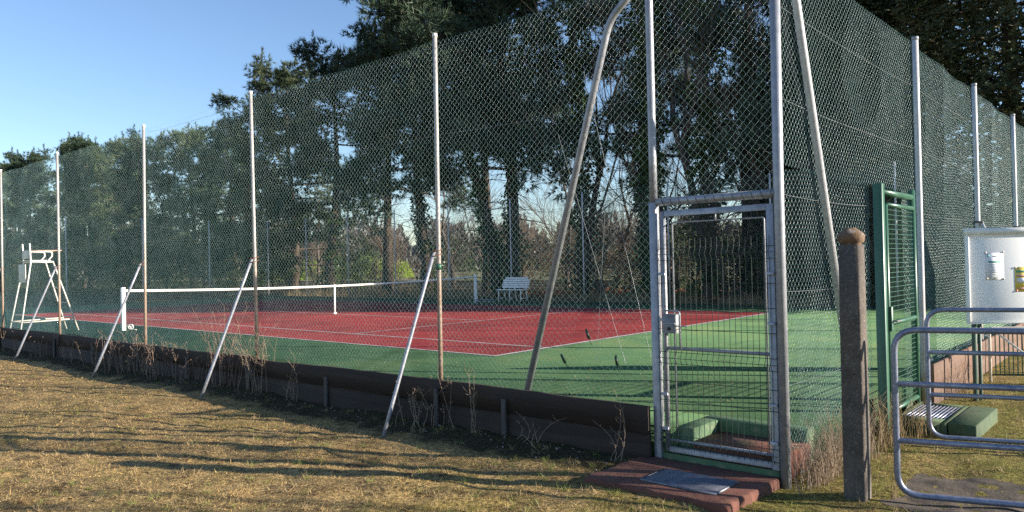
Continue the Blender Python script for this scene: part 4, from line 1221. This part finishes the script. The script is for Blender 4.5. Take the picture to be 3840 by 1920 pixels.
C = np.stack([lx, ly, height(lx, ly)+.012], -1); D = unit(rs.normal(size=(n, 3))*np.array([1, 1, .3])); S = unit(np.cross(D, np.array([0, 0, 1.0])+rs.normal(size=(n, 3))*.4))
fl = MB(); leaves(fl, C, D, S, rs.uniform(.02, .055, n), rs.uniform(.012, .035, n))
fl.build('fallen_leaves', M['litter2'], kind='stuff', label='few brown fallen leaves lying on the lawn', cat='leaves')

# pebbles and litter by the boards and slab
rs = np.random.RandomState(121)
pb = MB()
n = 170
x = np.where(rs.rand(n) < .75, -3.16-np.abs(rs.normal(size=n))*.2, rs.uniform(-4.4, -2.6, n)); y = np.where(x > -3.9, rs.uniform(-4.5, 4, n), rs.uniform(-6.9, -5.9, n))
for i in range(n):
    if x[i] > -3.14: continue
    r = rs.uniform(.006, .02); c = np.array([x[i], y[i], float(height(x[i], y[i]))+r*.3])
    V = c+np.array([(1, 0, 0), (0, 1, 0), (-1, 0, 0), (0, -1, 0), (0, 0, .7), (0, 0, -.7)])*r*rs.uniform(.6, 1.2, (6, 1))
    pb.add(V, [(0, 1, 4), (1, 2, 4), (2, 3, 4), (3, 0, 4), (1, 0, 5), (2, 1, 5), (3, 2, 5), (0, 3, 5)])
pb.build('pebbles', M['stone'], kind='stuff', label='scattered pale pebbles along the foot of the boards', cat='pebbles')

# dead leaves and needles blown onto the court near the gate
rs = np.random.RandomState(131)
n = 1500
x = -2.9+np.abs(rs.normal(size=n))*2.6; y = -4.7+np.abs(rs.normal(size=n))*3.0
okc = (x < 13) & ~((x < -2.2) & (y < -4.8)); x, y = x[okc], y[okc]; n = len(x)
C = np.stack([x, y, .010+.006*rs.rand(n)], -1); D = unit(rs.normal(size=(n, 3))*np.array([1, 1, .15])); S = unit(np.cross(D, np.array([0, 0, 1.0])+rs.normal(size=(n, 3))*.25))
cd = MB(); leaves(cd, C, D, S, rs.uniform(.015, .05, n), rs.uniform(.006, .02, n))
cd.build('court_debris', M['litter2'], kind='stuff', label='scattered dead leaves and needles on the court surface', cat='leaves')

# ------------------------------------------------------------------ dry weeds
def weed(x, y, n, h, label, mat='straw', spread=.12, heads=True, seed=0, lean=.12):
    rs = np.random.RandomState(seed)
    t = thing('dry_weed', label, 'weed', (x, y, float(height(x, y))-.01), 0, 'dry weeds along the fences')
    st = MB(); hd_ = MB(); nh = 0
    for i in range(int(n*1.6)):
        b = np.array([rs.normal()*spread*.5, rs.normal()*spread, 0])
        ln = h*rs.uniform(.45, 1.1)
        tip = b+np.array([rs.normal()*lean*ln, rs.normal()*lean*2.4*ln, ln*rs.uniform(.75, 1)])
        Q = bez(b, b+np.array([rs.normal()*.03, rs.normal()*.11, ln*.55]), tip, 6)
        st.tubes(Q[None], np.linspace(.0036, .0014, 6)[None], 4)
        for j in range(rs.randint(2, 7)):
            q = Q[rs.randint(2, 6)]; d = unit(np.array([rs.normal()*.5, rs.normal()*.8, .7])); l2 = ln*rs.uniform(.08, .25)
            st.tubes(np.stack([q, q+d*l2*.6+rs.normal(size=3)*.01, q+d*l2])[None], np.array([[.0026, .0020, .0013]]), 3)
            if heads and rs.rand() < .6:
                e = q+d*l2; m = 6
                DD = rand_dir(rs, m); blades(hd_, np.repeat(e[None], m, 0), DD, unit(np.cross(DD, rand_dir(rs, m))), np.full(m, .018), np.full(m, .010)); nh += 1
    st.build('stems', M[mat], t, kind='stuff')
    if nh: hd_.build('seed_heads', M['stalkr'], t, kind='stuff')
WD = [(-3.22, -2.12, 5, .62, 'straw', .14), (-3.35, -1.75, 4, .5, 'straw', .12), (-3.18, .75, 4, .7, 'straw', .1), (-3.17, 1.75, 16, .95, 'straw', .16), (-3.17, 2.55, 18, 1.15, 'stalkr', .2),
      (-3.18, 3.4, 8, .6, 'stalkr', .25), (-3.17, 4.6, 22, .62, 'stalkr', .30), (-3.2, 5.35, 10, .6, 'straw', .2), (-3.17, 6.3, 26, .72, 'stalkr', .32), (-3.2, 7.3, 10, .5, 'straw', .25), (-3.18, 8.7, 9, .45, 'straw', .25), (-3.2, 10.4, 8, .5, 'stalkr', .25), (-3.2, 12.0, 8, .5, 'straw', .25)]
for i, (x, y, n, h, m, sp) in enumerate(sorted(WD, key=lambda w: -w[1])):
    weed(x, y, n, h, '%s clump of dry weed stems from the left along the dark boards' % ORD[i], m, sp, True, 200+i)
weed(-3.20, -2.62, 3, .80, 'lone tall dry stalks just right of the first post base', 'straw', .05, False, 231, .05)
weed(-3.24, -3.35, 4, .32, 'short bent dry stalks under the corner strut', 'straw', .16, False, 232, .3)
weed(-3.26, -4.35, 3, .62, 'few leaning dry stalks on the boards beside the wire gate', 'straw', .05, False, 233, .12)
# tangles of dry grass along the right fence
def tangle(x, y, n, h, sp, label, seed, mat='strawg'):
    rs = np.random.RandomState(seed)
    t = thing('dry_grass_clump', label, 'grass clump', (x, y, float(height(x, y))), 0, 'dry grass clumps at the right fence')
    b = np.stack([rs.normal(size=n)*sp, rs.normal(size=n)*.06, 0*rs.rand(n)], -1); ln = h*rs.uniform(.35, 1.1, n)
    tip = b+np.stack([rs.normal(size=n)*.35, rs.normal(size=n)*.22, 1+0*rs.rand(n)], -1)*ln[:, None]
    mid = b+np.stack([rs.normal(size=n)*.06, rs.normal(size=n)*.05, .65+0*rs.rand(n)], -1)*ln[:, None]
    tt = np.linspace(0, 1, 5)[None, :, None]
    P = (1-tt)**2*b[:, None]+2*tt*(1-tt)*mid[:, None]+tt**2*tip[:, None]
    MB().tubes(P, np.linspace(.0024, .0010, 5), 3).build('stems', M[mat], t, kind='stuff')
tangle(-2.45, -6.02, 90, .55, .26, 'grey tangle of dead grass in the netting right of the corner post', 301, 'straw')
tangle(-1.75, -6.03, 100, .6, .28, 'tangle of dead grass in the netting left of the green gate', 302, 'straw')
tangle(-1.15, -6.12, 120, .46, .20, 'golden dry grass tuft between the concrete post and the green step', 303)
tangle(-.62, -6.25, 60, .36, .12, 'small dry tuft at the corner of the green step', 304)
tangle(-2.72, -6.0, 120, .34, .14, 'low mat of dead grass at the foot of the corner post', 307, 'straw')
tangle(-2.15, -5.99, 120, .40, .2, 'matted dead grass under the netting beside the concrete post', 308, 'straw')
tangle(1.9, -6.05, 70, .5, .3, 'sparse dry stems against the sunlit brown boards', 305, 'stalkr')
tangle(-2.82, -6.58, 14, .35, .06, 'few pale blades at the foot of the concrete post', 306)
